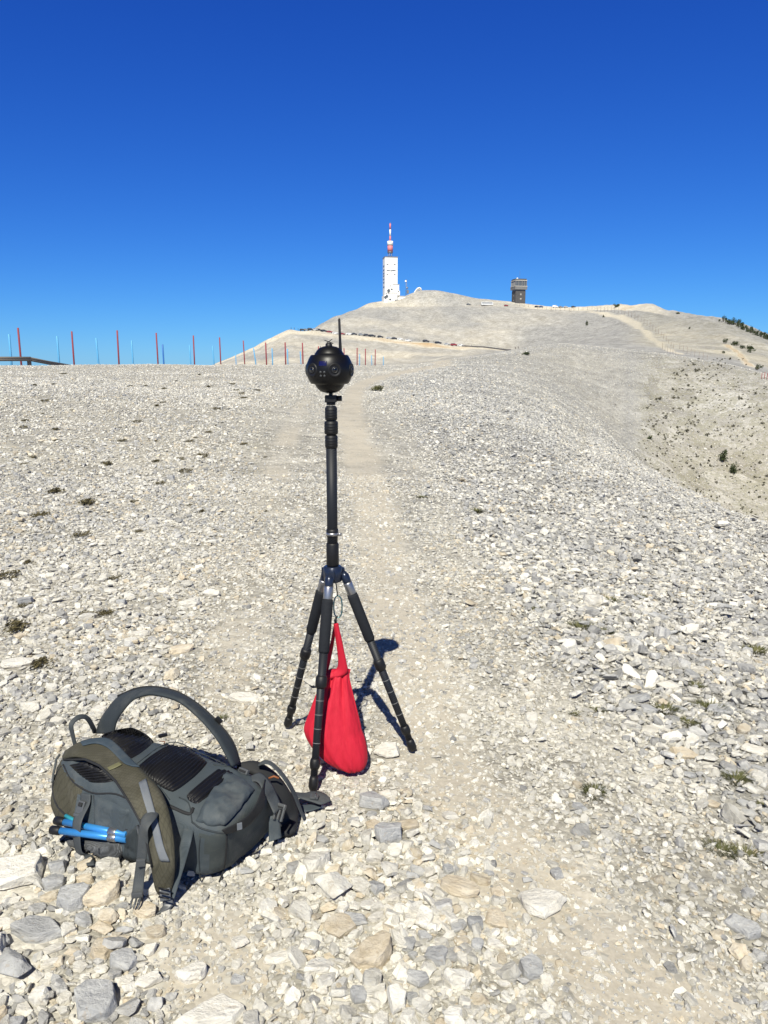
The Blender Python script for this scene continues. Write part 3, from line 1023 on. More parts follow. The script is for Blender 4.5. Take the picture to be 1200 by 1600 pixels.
# order so that the first NS stones carry the NS source meshes
pool = {k: [s for s in spec if s[3] == k] for k in KIND}
final = []
for i in range(NS):
    final.append((pool[SM[i][1]].pop(), i))
for k in KIND:
    for s in pool[k]:
        final.append((s, random.choice(IDX[k])))
BIG = []
for fi, (s, mi) in enumerate(final):
    p, a, b_, kind, lab, tl = s
    up = a * random.uniform(0.7, 1.1)
    rz = random.uniform(-0.5, 0.5) + (pi if random.random() < .5 else 0)
    if 'slab' in lab or 'flat' in lab:
        up *= 0.62
        if fi >= NS:
            mi = random.choice([j for j in IDX[kind] if (100 + j) % 4 != 3 and [0.30, 0.40, 0.24, 0.50][(j * 7 + j // 4) % 4] < .45])
    rot = tilt_rot(p[0], p[1], tl, rz)
    z = height(p[0], p[1])
    add_stone(SM[mi][0] if fi < NS else SURE[mi], (p[0], p[1], float(z) + up * 0.13), (a, b_ * 1.15, up), rot, lab, GRP)
    BIG.append((p[0], p[1], a))
BIG = np.array(BIG)

# the scree itself: one object, stones scattered over the land by geometry nodes
GT = [(926, 1242, 40, 'small green grass tuft alone on the gravel right of the path'), (905, 984, 46, 'long dark green grass clump at the upper edge of the right scree'), (948, 990, 30, 'short grass tuft right of the long clump on the scree'), (1035, 1112, 44, 'green grass tuft beside the upright orange stone'),
      (1075, 1132, 34, 'grass tuft right of the one by the orange stone'), (1110, 1110, 44, 'grass tuft among grey slabs near the right edge'), (1150, 1222, 44, 'grass tuft beside a pale pointed slab near the right edge'), (1196, 1265, 30, 'grass tuft cut by the right edge of the photo'),
      (952, 940, 30, 'dry grass tuft high on the right scree'), (1000, 935, 26, 'pale grass tuft right of the dry one high on the scree'), (1090, 1075, 26, 'dry grass tuft above the grey slabs on the right'), (838, 955, 24, 'short dark tuft at the left brink of the right scree'),
      (1125, 1330, 40, 'dark broken sprig at the right edge'), (1160, 1340, 44, 'bigger dark sprig with broad leaves at the right edge'), (900, 1117, 20, 'tiny dark green tuft at the left brink of the scree'), (935, 1112, 24, 'small dark tuft second from the left brink'), (346, 1124, 20, 'small olive tuft behind the backpack strap'),
      (660, 778, 18, 'sparse dry tuft right of the centre column'), (745, 800, 26, 'sparse dry grass patch on the bank right of the path'), (1180, 1020, 40, 'dry grass tuft at the right edge high on the scree')]
CP = [(75, 1040, 36), (160, 962, 26), (20, 985, 44), (15, 903, 30), (128, 838, 22), (95, 770, 26), (62, 808, 26), (132, 788, 32), (290, 738, 18), (180, 905, 16), (50, 880, 18), (215, 832, 14), (165, 726, 20), (318, 714, 18), (250, 757, 16), (248, 722, 14), (380, 695, 12), (85, 672, 14), (215, 660, 12), (70, 628, 12),
      (56, 603, 10), (98, 585, 9), (310, 586, 8), (135, 962, 18), (40, 948, 16), (320, 800, 14), (190, 690, 14)]
rc = random.Random(9)
for _ in range(34):
    CP.append((rc.uniform(0, 420), rc.uniform(600, 800), rc.uniform(7, 13)))
KEEP_OUT = []
for q in GT + CP:
    p = hit(q[0], q[1])
    KEEP_OUT.append((p[0], p[1], q[2] * float(np.linalg.norm(p - CAM)) / F))


def wedge(n, r0, r1, power):
    """points in the view fan plus a margin to either side; density falls as r**-power"""
    u = rng.random(n)
    e = 2 - power
    r = (r0 ** e + u * (r1 ** e - r0 ** e)) ** (1 / e) if abs(e) > 1e-6 else r0 * (r1 / r0) ** u
    half = np.minimum(radians(31) + 2.0 / r, radians(78))
    t = (rng.random(n) * 2 - 1) * half
    return r * np.sin(t), r * np.cos(t), r


def layer(n, r0, r1, power, med, sig, grow, kind):
    x, y, r = wedge(n, r0, r1, power)
    z = height(x, y)
    px, py, dirt, scree, heap, left = zones(x, y, z)
    size = med * 1.0 * np.exp(rng.normal(0, sig, n)) * np.maximum(r / r0, 1) ** grow
    if kind == 'chip':
        keep = rng.random(n) < 1 - 0.30 * dirt
        size *= 1 + 0.35 * scree + 0.3 * heap
    elif kind == 'stone':
        keep = rng.random(n) < np.clip(0.34 + 0.7 * scree + 0.35 * heap + 0.35 * left - 0.33 * dirt, 0.015, 1)
        size *= 0.74 + 0.45 * scree + 0.5 * heap + 0.25 * left - 0.2 * dirt
    else:
        keep = rng.random(n) < np.clip(0.85 + 0.15 * scree - 0.85 * dirt, 0.01, 1)
        size *= 0.8 + 0.35 * scree
    if kind != 'far':
        patch = vnoise(x / 0.45, y / 0.45, 31) + 0.6 * vnoise(x / 0.15, y / 0.15, 32)
        keep &= rng.random(n) < np.clip(0.85 + patch * 1.0, 0.15, 1)
        for bx, by, bs in BIG:
            keep &= (x - bx) ** 2 + (y - by) ** 2 > (0.40 * bs) ** 2
    if kind != 'chip':
        for bx, by, bs in KEEP_OUT:
            keep &= ((x - bx) / 1.1) ** 2 + ((y - by) / 1.5) ** 2 > (0.42 * bs) ** 2
    # grey slate to the right, cream by the path, patches of each
    gp = np.clip(0.27 + 0.36 * scree + 0.1 * left - 0.12 * dirt + 0.5 * vnoise(x / 0.9, y / 0.9, 33), 0.04, 0.8)
    op = np.clip(0.07 + 0.07 * heap - 0.05 * scree + 0.25 * vnoise(x / 0.6, y / 0.6, 34), 0.01, 0.4)
    u = rng.random(n)
    ki = np.where(u < gp, 1, np.where(u < gp + op, 2, 0))
    idx_ = np.zeros(n, int)
    for j, k in enumerate(KIND):
        idx_ = np.where(ki == j, rng.choice(IDX[k], n), idx_)
    e = 0.08 * np.maximum(r / 5, 1)
    zx = (height(x + e, y) - height(x - e, y)) / (2 * e)
    zy = (height(x, y + e) - height(x, y - e)) / (2 * e)
    tl = 0.30 + 0.08 * scree
    ax_, ay_, sp_ = np.arctan(zy) + rng.normal(0, 1, n) * tl - 0.24 * scree, -np.arctan(zx) + rng.normal(0, 1, n) * tl, rng.random(n) * 6.283
    ca, sa, cb, sb, cc, sc_ = np.cos(ax_), np.sin(ax_), np.cos(ay_), np.sin(ay_), np.cos(sp_), np.sin(sp_)
    # spin first, then tilt to the slope, written as XYZ angles
    r00, r10, r20 = cb * cc, sa * sb * cc + ca * sc_, -ca * sb * cc + sa * sc_
    r21, r22 = ca * sb * sc_ + sa * cc, ca * cb
    rot = np.stack([np.arctan2(r21, r22), -np.arcsin(np.clip(r20, -1, 1)), np.arctan2(r10, r00)], -1)
    sc = np.stack([size, size * rng.uniform(0.7, 1.1, n), size * rng.uniform(0.6, 1.2, n)], -1)
    pos = np.stack([x, y, z + size * rng.uniform(0.02, 0.24, n) * (1 + 0.5 * scree) * (1 - 0.6 * dirt)], -1)
    k = keep
    return pos[k], rot[k], sc[k], idx_[k]


LAY = [layer(110000, 0.95, 6.0, 1.2, 0.0070, 0.3, 0.1, 'chip'),
       layer(190000, 0.95, 9.0, 1.25, 0.0125, 0.42, 0.25, 'chip'),
       layer(235000, 0.95, 25.0, 1.2, 0.029, 0.38, 0.09, 'stone'),
       layer(90000, 3.0, 26.0, 1.0, 0.033, 0.32, 0.08, 'stone'),
       layer(420000, 17.0, 125.0, 1.45, 0.038, 0.34, 0.32, 'far')]
pos, rot, scl, ix = [np.concatenate(q) for q in zip(*LAY)]
print('scree stones', len(pos))
me = bpy.data.meshes.new('scree_stones')
me.vertices.add(len(pos))
me.vertices.foreach_set('co', pos.astype(np.float32).ravel())
for nm, dt, arr in (('rot', 'FLOAT_VECTOR', rot), ('scl', 'FLOAT_VECTOR', scl)):
    a = me.attributes.new(nm, dt, 'POINT')
    a.data.foreach_set('vector', arr.astype(np.float32).ravel())
a = me.attributes.new('idx', 'INT', 'POINT')
a.data.foreach_set('value', ix.astype(np.int32))
src = bpy.data.collections.new('stone_shapes')
C.children.link(src)
for o in list(stones_col.objects)[:NS]:
    src.objects.link(o)
    stones_col.objects.unlink(o)
so_ = bpy.data.objects.new('scree_stones', me)
C.objects.link(so_)
tag(so_, kind='stuff')
gn = bpy.data.node_groups.new('scatter', 'GeometryNodeTree')
gn.interface.new_socket('Geometry', in_out='INPUT', socket_type='NodeSocketGeometry')
gn.interface.new_socket('Geometry', in_out='OUTPUT', socket_type='NodeSocketGeometry')
gi, go = gn.nodes.new('NodeGroupInput'), gn.nodes.new('NodeGroupOutput')
ci = gn.nodes.new('GeometryNodeCollectionInfo')
ci.inputs['Collection'].default_value = src
ci.inputs['Separate Children'].default_value = True
ci.inputs['Reset Children'].default_value = True
iop = gn.nodes.new('GeometryNodeInstanceOnPoints')
iop.inputs['Pick Instance'].default_value = True


def named(nm, dt):
    q = gn.nodes.new('GeometryNodeInputNamedAttribute')
    q.data_type = dt
    q.inputs['Name'].default_value = nm
    return q.outputs[0]


gn.links.new(gi.outputs[0], iop.inputs['Points'])
gn.links.new(ci.outputs[0], iop.inputs['Instance'])
gn.links.new(named('idx', 'INT'), iop.inputs['Instance Index'])
e2r = gn.nodes.new('FunctionNodeEulerToRotation')
gn.links.new(named('rot', 'FLOAT_VECTOR'), e2r.inputs[0])
gn.links.new(e2r.outputs[0], iop.inputs['Rotation'])
gn.links.new(named('scl', 'FLOAT_VECTOR'), iop.inputs['Scale'])
gn.links.new(iop.outputs[0], go.inputs[0])
so_.modifiers.new('scatter', 'NODES').node_group = gn

# ------------------------------------------------------------------ materials of the objects
M_BLACK = simple('black_plastic', (0.009, 0.009, 0.010), 0.5, var=0.2, scale=60, bump=0.15, spec=0.35)
M_SHELL = simple('camera_shell', (0.004, 0.004, 0.005), 0.40, var=0.2, scale=80, bump=0.08, spec=0.32)
M_FOAM = simple('foam_grip', (0.016, 0.018, 0.022), 0.85, var=0.25, scale=90, bump=0.5, spec=0.2)
M_ALU = simple('brushed_aluminium', (0.36, 0.36, 0.37), 0.38, metal=0.9, var=0.15, scale=60)
M_ANOD = simple('anodised_blue_black', (0.018, 0.026, 0.05), 0.28, metal=0.3, var=0.15, scale=60)
M_RING = simple('white_mark', (0.2, 0.2, 0.2), 0.6)
M_GLASS = simple('lens_glass', (0.004, 0.005, 0.008), 0.06, spec=0.8)
M_LENSRING = simple('lens_rim', (0.07, 0.07, 0.07), 0.4, metal=0.6)
M_SCREEN = simple('dark_blue_display', (0.006, 0.006, 0.05), 0.2, spec=0.6)


def carbon_mat():
    m, n, b = new_mat('carbon_fibre')
    tc = nd(n, 'ShaderNodeTexCoord')
    mp = nd(n, 'ShaderNodeMapping', {'Vector': tc.outputs['Object'], 'Rotation': (0.7, 0.6, 0)})
    wv = nd(n, 'ShaderNodeTexWave', {'Vector': mp.outputs[0], 'Scale': 60.0}, bands_direction='Z')
    n.links.new(mixc(n, wv.outputs['Fac'], (0.005, 0.006, 0.008), (0.022, 0.025, 0.032)), b.inputs['Base Color'])
    b.inputs['Roughness'].default_value = 0.55
    b.inputs['Specular IOR Level'].default_value = 0.3
    return m


M_CARBON = carbon_mat()
M_TEAL = simple('teal_carabiner', (0.12, 0.24, 0.25), 0.3, metal=0.8)
M_PACK = weave('grey_pack_cloth', (0.056, 0.070, 0.080), 1600, 0.62)
M_PACKD = weave('dark_pack_cloth', (0.032, 0.040, 0.046), 1600, 0.7)
M_BASE = weave('grey_green_base_cloth', (0.052, 0.062, 0.062), 1600, 0.72)
M_OLIVE = weave('olive_ripstop', (0.064, 0.060, 0.041), 1400, 0.75, check=240)
M_WEB = weave('grey_webbing', (0.060, 0.068, 0.074), 2500, 0.7)
M_LINING = weave('steel_blue_mesh', (0.045, 0.065, 0.085), 900, 0.8, check=1600)
M_REFL = weave('grey_reflective_tape', (0.15, 0.165, 0.185), 3000, 0.5)
M_BUCKLE = simple('grey_buckle', (0.07, 0.075, 0.08), 0.42, var=0.1, scale=60)
M_NET = weave('black_net', (0.095, 0.10, 0.105), 500, 0.8, var=0.9, check=380)
M_DARK = simple('dark_piping', (0.012, 0.013, 0.015), 0.8)
M_TAGW = simple('pale_label', (0.30, 0.31, 0.32), 0.7)
M_ORNG = simple('orange_cord', (0.22, 0.075, 0.025), 0.7)
M_BLUE = simple('blue_anodised_tube', (0.045, 0.25, 0.60), 0.35, metal=0.3, var=0.1)
M_CYAN = simple('turquoise_tube', (0.05, 0.45, 0.52), 0.35, metal=0.4, var=0.1)


def pad_mat():
    m, n, b = new_mat('ribbed_black_mesh')
    tc = nd(n, 'ShaderNodeTexCoord')
    nz = nd(n, 'ShaderNodeTexNoise', {'Vector': tc.outputs['Object'], 'Scale': 260.0, 'Detail': 2.0})
    n.links.new(mixc(n, nz.outputs[0], (0.003, 0.003, 0.004), (0.014, 0.014, 0.016)), b.inputs['Base Color'])
    b.inputs['Specular IOR Level'].default_value = 0.3
    b.inputs['Roughness'].default_value = 0.5
    bp = nd(n, 'ShaderNodeBump', {'Height': nz.outputs[0], 'Strength': 0.6, 'Distance': 0.001})
    n.links.new(bp.outputs[0], b.inputs['Normal'])
    return m


M_PAD = pad_mat()


def red_cloth():
    m, n, b = new_mat('red_stretch_cloth')
    tc = nd(n, 'ShaderNodeTexCoord')
    mp = nd(n, 'ShaderNodeMapping', {'Vector': tc.outputs['Object'], 'Scale': (90, 90, 5)})
    nz = nd(n, 'ShaderNodeTexNoise', {'Vector': mp.outputs[0], 'Scale': 1.0, 'Detail': 3.0})
    n.links.new(mixc(n, nz.outputs[0], (0.38, 0.010, 0.024), (0.56, 0.020, 0.045)), b.inputs['Base Color'])
    b.inputs['Roughness'].default_value = 0.65
    b.inputs['Specular IOR Level'].default_value = 0.2
    bp = nd(n, 'ShaderNodeBump', {'Height': nz.outputs[0], 'Strength': 0.6, 'Distance': 0.004})
    n.links.new(bp.outputs[0], b.inputs['Normal'])
    return m


M_RED = red_cloth()

# ------------------------------------------------------------------ tripod with the panorama camera
hubpos = at_y(520, 893, 2.44)
TX, TY = float(hubpos[0]), 2.44
gz = float(height(TX, TY))
tri = thing('tripod', 'black tripod with foam grips standing on the stony path under the ball camera', 'tripod', (TX, TY, gz))
hub = Vector((TX, TY, float(hubpos[2])))
topz = float(at_y(517, 622, 2.44)[2])
topx = float(at_y(517, 622, 2.44)[0])


def ax(zp):
    """point on the centre column at the height of a photo row"""
    z = float(at_y(518, zp, 2.44)[2])
    f = (z - hub.z) / (topz - hub.z)
    return Vector((TX + (topx - TX) * f, TY, z))


def seg(mb, p0, p1, r0, r1, n=20, mi=0):
    a, b_ = ax(p0), ax(p1)
    k = (b_ - a) * 0.06
    mb.tube([a, a + k, b_ - k, b_], [min(r0, r1) * 0.88, r0, r1, min(r0, r1) * 0.88], n, mi)


mb = MB()
seg(mb, 908, 884, 0.030, 0.031)
for a_ in (0.5, 2.6, 4.7):
    mb.box(hub + Vector((0.03 * cos(a_), 0.03 * sin(a_), -0.004)), (0.02, 0.018, 0.03), Matrix.Rotation(a_, 3, 'Z'), 0, 0.003)
hubo = mb.build('hub', [M_ANOD], tri)
mb = MB()
mb.tube([ax(888), ax(700)], 0.0172, 24)
pole = mb.build('centre_column', [M_CARBON], tri)
mb = MB()
seg(mb, 884, 848, 0.0205, 0.0205)
mb.build('column_sleeve', [M_BLACK], tri)
mb = MB()
seg(mb, 838, 826, 0.0195, 0.0195, 24)
cl = mb.build('clamp_ring', [M_BLACK], tri)
mb = MB()
seg(mb, 836.5, 831.5, 0.0203, 0.0203, 24)
mb.tube([ax(834) + Vector((0.018, -0.006, 0)), ax(834) + Vector((0.030, -0.008, 0))], 0.005, 10)
mb.build('clamp_screw', [M_ALU], cl)
for p0, p1, r in ((700, 680, 0.0200), (678.5, 658, 0.0215), (656.5, 636, 0.0192)):
    mb = MB()
    seg(mb, p0, p1, r, r)
    n_ = 5
    for k in range(1, n_):
        q = p0 + (p1 - p0) * k / n_
        a = ax(q)
        mb.tube([a - Vector((0, 0, .0012)), a + Vector((0, 0, .0012))], r * 1.03, 20)
    mb.build('twist_lock', [M_BLACK], tri)
mb = MB()
mb.tube([ax(682), ax(634)], 0.0155, 16)
mb.build('upper_tube', [M_CARBON], tri)
mb = MB()
seg(mb, 633, 628, 0.014, 0.014)
mb.box(ax(623), (0.036, 0.036, 0.022), None, 0, 0.002)
mb.tube([ax(623) + Vector((0.018, 0, 0.001)), ax(623) + Vector((0.034, -0.002, 0.001))], 0.0085, 14)
mb.box(ax(617), (0.012, 0.012, 0.012), None, 0, 0.001)
mb.build('head_clamp', [M_BLACK], tri)
FEET = [((449, 1139), (492, 912)), ((646, 1177), (549, 910)), ((489, 1240), (516, 908))]
for (fx, fy), (hx, hy) in FEET:
    g = hit(fx, fy)
    foot = Vector(g)
    foot.z = float(height(foot.x, foot.y)) + 0.012
    dirh = Vector((foot.x - hub.x, foot.y - hub.y, 0)).normalized()
    top = hub + dirh * 0.034 + Vector((0, 0, -0.002))
    L_ = lambda f: top.lerp(foot, f)
    leg = MB()
    leg.tube([L_(0.36), L_(0.97)], [0.0140, 0.0112], 18)
    lg = leg.build('leg', [M_CARBON], tri)
    q = MB()
    q.tube([L_(0.0), L_(0.02), L_(0.05), L_(0.065)], [0.008, 0.0145, 0.0145, 0.012], 16)
    q.build('hinge', [M_ANOD], lg)
    q = MB()
    q.tube([L_(0.055), L_(0.062), L_(0.115), L_(0.12)], [0.0140, 0.0152, 0.0152, 0.0140], 20)
    q.build('collar', [M_ALU], lg)
    q = MB()
    q.tube([L_(0.117), L_(0.13), L_(0.25), L_(0.36), L_(0.37)], [0.0165, 0.0182, 0.0182, 0.0178, 0.0155], 20)
    q.build('foam_grip', [M_FOAM], lg)
    for f0, f1, r in ((0.475, 0.535, 0.0185), (0.855, 0.905, 0.0160)):
        q = MB()
        q.tube([L_(f0), L_(f0 + 0.01), L_((f0 + f1) / 2), L_(f1 - 0.01), L_(f1)], [r * .8, r, r * 1.03, r, r * .8], 20)
        q.build('twist_lock', [M_BLACK], lg)
    for f in (0.59, 0.655, 0.72, 0.785):
        q = MB().tube([L_(f), L_(f + 0.0025)], 0.0140 - 0.0028 * (f - 0.36) / 0.61 + 0.0005, 18)
        q.build('length_mark', [M_RING], lg)
    q = MB()
    q.tube([L_(0.935), L_(0.95), L_(0.985), L_(1.0)], [0.0115, 0.0145, 0.0155, 0.011], 16)
    q.build('rubber_foot', [M_BLACK], lg)

# ball camera: a sphere with a wider lens belt and a smaller domed top and bottom
bc = at_y(515, 577.5, 2.44)
R = 0.0732
pc = thing('panorama_camera', 'round black multi lens camera with an antenna on top of the tripod', 'camera', (bc[0], bc[1], bc[2] - R))
BC = Vector(bc)
prof = [(0.002, .99), (.14, .985), (.28, .955), (.42, .90), (.53, .80), (.60, .69), (.63, .625), (.665, .615), (.76, .612), (.80, .59), (.88, .45), (.95, .29), (.99, .12), (1.0, 0), (.99, -.13),
        (.95, -.30), (.88, -.46), (.81, -.57), (.77, -.60), (.67, -.605), (.635, -.62), (.60, -.69), (.52, -.81), (.40, -.91), (.26, -.965), (.12, -.99), (.002, -.995)]
pc_body = MB().lathe([(a * R, b_ * R) for a, b_ in prof], 72, BC).build('body', [M_SHELL], pc)


def on_ball(az, el, k=1.0):
    """direction on the ball, azimuth 0 towards the photographer, positive to the right"""
    base = atan2(-BC.y, -BC.x)
    a = base + az
    return Vector((cos(a) * cos(el), sin(a) * cos(el), sin(el)))


for i in range(6):
    d = on_ball(radians(12.5 + 60 * i), radians(-1.0))
    q = MB()
    q.lathe([(.29 * R, .945 * R), (.275 * R, .995 * R), (.25 * R, 1.005 * R), (.22 * R, .985 * R), (.12 * R, .975 * R), (0.001, .975 * R)], 32, BC, d)
    ln = q.build('lens', [M_BLACK], pc)
    q = MB()
    q.lathe([(.125 * R, .97 * R), (.125 * R, 1.02 * R), (.10 * R, 1.025 * R), (.10 * R, .98 * R)], 24, BC, d)
    q.build('lens_ring', [M_LENSRING], ln)
    q = MB()
    q.lathe([(.10 * R, 1.0 * R), (.085 * R, 1.03 * R), (.05 * R, 1.05 * R), (0.001, 1.057 * R)], 24, BC, d)
    q.build('lens_glass', [M_GLASS], ln)


def patch(az0, az1, el0, el1, k, mat, name, parent, nn=6):
    vs, fs = [], []
    for j in range(nn + 1):
        for i in range(nn + 1):
            d = on_ball(az0 + (az1 - az0) * i / nn, el0 + (el1 - el0) * j / nn)
            vs.append(BC + d * R * k)
    for j in range(nn):
        for i in range(nn):
            a = j * (nn + 1) + i
            fs.append((a, a + 1, a + nn + 2, a + nn + 1))
    o = MB().add(vs, fs, 0).build(name, [mat], parent)
    sm_ = o.modifiers.new('thick', 'SOLIDIFY')
    sm_.thickness = 0.002
    return o


patch(radians(-27), radians(-7), radians(8), radians(20), 1.004, M_SCREEN, 'screen', pc)
for az, el in ((-22.5, -6), (-13, -6), (-22.5, -15), (-13, -15)):
    d = on_ball(radians(az), radians(el))
    MB().lathe([(.045 * R, .985 * R), (.042 * R, 1.006 * R), (.03 * R, 1.012 * R), (0.001, 1.012 * R)], 16, BC, d).build('button', [M_BUCKLE], pc)
a0 = BC + Vector((.46 * R, .25 * R, .62 * R))
a1 = Vector(at_y(530, 497.5, BC.y + .25 * R))
q = MB()
q.tube([a0, a0.lerp(a1, .1), a0.lerp(a1, .3), a0.lerp(a1, .35), a0.lerp(a1, .97), a1], [.0052, .0052, .0046, .0042, .0036, .0022], 14)
q.build('antenna', [M_BLACK], pc)
q = MB()
t0 = BC + Vector((-.02 * R, 0, .98 * R))
q.lathe([(.011, -.003), (.0105, .006), (.006, .010), (.0001, .0105)], 18, t0)
q.box(t0 + Vector((0, 0, .013)), (.030, .006, .0025), Matrix.Rotation(.35, 3, 'Y') @ Matrix.Rotation(.3, 3, 'Z'), 0, .0008)
q.box(t0 + Vector((.002, 0, .015)), (.022, .005, .002), Matrix.Rotation(-.6, 3, 'Y'), 0, .0006)
q.build('top_knob', [M_BLACK], pc)
q = MB()
for dx in (-.62, -.38):
    b0 = BC + Vector((dx * R, 0, (.62 if dx < -.5 else .9) * R))
    q = MB().tube([b0 - Vector((0, 0, .004)), b0 + Vector((0, 0, .006))], .0009, 6)
    q.build('peg', [M_LENSRING], pc)

# carabiner and red bag hanging from the hub
YB = 2.425
c0 = at_y(528, 948, YB)
q = MB()
loop = []
for k in range(29):
    a = 2 * pi * k / 28
    xx = (cos(a) * 0.5 + 0.5 * math.copysign(abs(cos(a)) ** .5, cos(a))) * 0.5
    loop.append(np.array(c0) + np.array([0.0135 * cos(a), 0.004 * sin(a), 0.036 * math.copysign(abs(sin(a)) ** .7, sin(a))]))
q.tube(loop, 0.0023, 10, caps=False)
car = q.build('carabiner', [M_TEAL], None, tuple(c0))
tag(car, 'thin teal metal carabiner hanging under the tripod hub', 'carabiner')
q = MB()
q.tube([at_y(527.5, 931, YB), at_y(525, 912, 2.435), at_y(521, 903, 2.44)], [.002, .002, .003], 8)
q.build('hook', [M_BLACK], tri)

bag0 = at_y(526, 1195, YB)
bag = thing('cloth_bag', 'bright red cloth bag hanging as ballast between the tripod legs', 'bag', (bag0[0], YB, float(height(bag0[0], YB))))
rows = [  # photo row, left, right, depth half, y offset
    (1046, 514, 548, .014, 0), (1056, 507, 546, .02, 0), (1070, 500, 548.5, .03, 0), (1090, 491.5, 553.5, .045, 0), (1110, 484, 558.5, .057, 0), (1130, 476.5, 563.5, .066, 0), (1140, 475, 565.5, .07, 0),
    (1152, 479, 570, .074, 0), (1165, 487, 573, .076, 0), (1178, 500, 574.5, .074, 0), (1189, 516, 574, .065, 0), (1197, 532, 570, .048, 0), (1202, 543, 558, .02, 0)]
rows_i = crom([np.array(r_) for r_ in rows], 4)
NA = 72
vs, fs = [], []
for py, l_, r_, dp, _ in rows_i:
    YB = float(np.interp(py, [960, 1203], [2.42, 2.335]))
    dp = dp * .78
    A, B_ = at_y(l_, py, YB), at_y(r_, py, YB)
    c = (A + B_) / 2
    hw = (B_[0] - A[0]) / 2
    zoff = (B_[2] - A[2]) / 2
    fz = np.clip((py - 1046) / 150, 0, 1)
    for k in range(NA):
        a = 2 * pi * k / NA
        fw = a * 8 + 1.2 + 1.1 * fz + 1.3 * noise.noise(Vector((2 * cos(a), 2 * sin(a), 4)))
        fold = 1 + (0.40 * (0.5 - abs(sin(fw * .5))) + 0.18 * (0.5 - abs(sin(fw * 1.1 + 1)))) * (1 - 0.6 * fz) * (sin(a) ** 2)
        fold += -0.16 * max(0, 1 - abs(cos(a) - .45 - .25 * (1 - fz)) / .30) * fz * (sin(a) ** 2) + 0.10 * max(0, 1 - abs(cos(a) - .2) / .2) * fz
        fold += 0.035 * noise.noise(Vector((3 * cos(a), 3 * sin(a), py * .02))) * sin(a) ** 2
        ca_ = math.copysign(abs(cos(a)) ** .85, cos(a))
        # crease towards the lower right corner where the load pulls
        rid = (abs(sin(fw * .5 + .6)) ** .7 - .6) * .020 + (abs(sin(fw * 1.2)) - .6) * .009
        rid *= (1 - .75 * fz) * min(1, (py - 1046) / 12) * abs(sin(a)) ** .5
        vs.append((c[0] + hw * ca_, YB + dp * sin(a) * fold - rid * math.copysign(1, -sin(a)), c[2] - 0.004 * abs(sin(a)) * fz))
nrw = len(rows_i)
for i in range(nrw - 1):
    for k in range(NA):
        k2 = (k + 1) % NA
        fs.append((i * NA + k, (i + 1) * NA + k, (i + 1) * NA + k2, i * NA + k2))
fs.append(tuple(range(NA)))
fs.append(tuple((nrw - 1) * NA + k for k in reversed(range(NA))))
q = MB().add(vs, fs, 0)
q.build('sack', [M_RED], bag)
q = MB()
YB = 2.395
YF = YB - .012
Lh = [at_y(*p_, YF) for p_ in ((523.5, 974), (524, 984), (525.5, 1000), (527.5, 1018), (528.5, 1034), (526, 1044), (516, 1050), (506, 1054))]
Rh = [at_y(*p_, YF - .012) for p_ in ((527.5, 974), (530, 984), (534, 1000), (537.5, 1018), (541, 1034), (543, 1050), (532, 1058), (510, 1062))]
q.ribbon(Lh, Rh, 0.010, 0, 6, bulge=0.004)
q.build('handle', [M_RED], bag)
q = MB()
Lh = [at_y(*p_, YB + .012) for p_ in ((522, 974), (519, 990), (515, 1010), (510, 1030), (505, 1052))]
Rh = [at_y(*p_, YB + .014) for p_ in ((526, 974), (524, 990), (521, 1010), (517, 1030), (512, 1052))]
q.ribbon(Lh, Rh, 0.008)
q.build('handle', [M_RED], bag)
q = MB()
q.tube([at_y(526, 963, YB), at_y(524, 969, YB - .006), at_y(525, 978, YB)], [.003, .0045, .0045], 8)
q.build('cord', [M_BLACK], bag)

# ------------------------------------------------------------------ backpack
O_ = np.array([-0.42, 1.78, 0.0])
Lx = np.array([-0.90, 0.435, 0.0])
Lx /= np.linalg.norm(Lx)
Wx = np.array([0.435, 0.90, 0.0])
Wx /= np.linalg.norm(Wx)
O_[2] = float(height(O_[0] - .2, O_[1] + .2)) + 0.004
pack_mid = O_ + Lx * .3 + Wx * .12
bp_ = thing('backpack', 'large dark grey and olive hiking backpack lying on its front on the stones', 'backpack', tuple(pack_mid))
SEC = np.array([  # l, near-bottom, near-top, far-top, far-bottom, z bottom, z top
    (0.000, .010, -.022, .185, .285, .000, .160), (0.050, -.030, -.050, .205, .290, .000, .182), (0.120, -.052, -.056, .215, .292, .000, .196), (0.200, -.062, -.050, .218, .290, .000, .203),
    (0.300, -.070, -.032, .220, .285, .000, .205), (0.400, -.074, -.012, .220, .278, .000, .203), (0.480, -.066, .004, .220, .268, .004, .198), (0.550, -.045, .022, .220, .258, .012, .188),
    (0.610, -.012, .045, .212, .245, .026, .170), (0.655, .030, .072, .200, .228, .045, .150), (0.685, .06, .09, .19, .21, .06, .135)])


def sec(l):
    return [np.interp(l, SEC[:, 0], SEC[:, i]) for i in range(1, 7)]


LMAX = 0.685
PEX = 5.0


def cap(l):
    k = 1.0
    if l < 0.03:
        d = l / 0.03
        k = min(k, (1 - (1 - d) ** 2.6) ** (1 / 2.6) if d > 0 else 0)
        k = 0.55 + 0.45 * k if l > 0 else 0.0
    if l > LMAX - 0.09:
        d = (LMAX - l) / 0.09
        k = min(k, max(0.0, 1 - (1 - d) ** 2.4) ** (1 / 2.4))
    return k


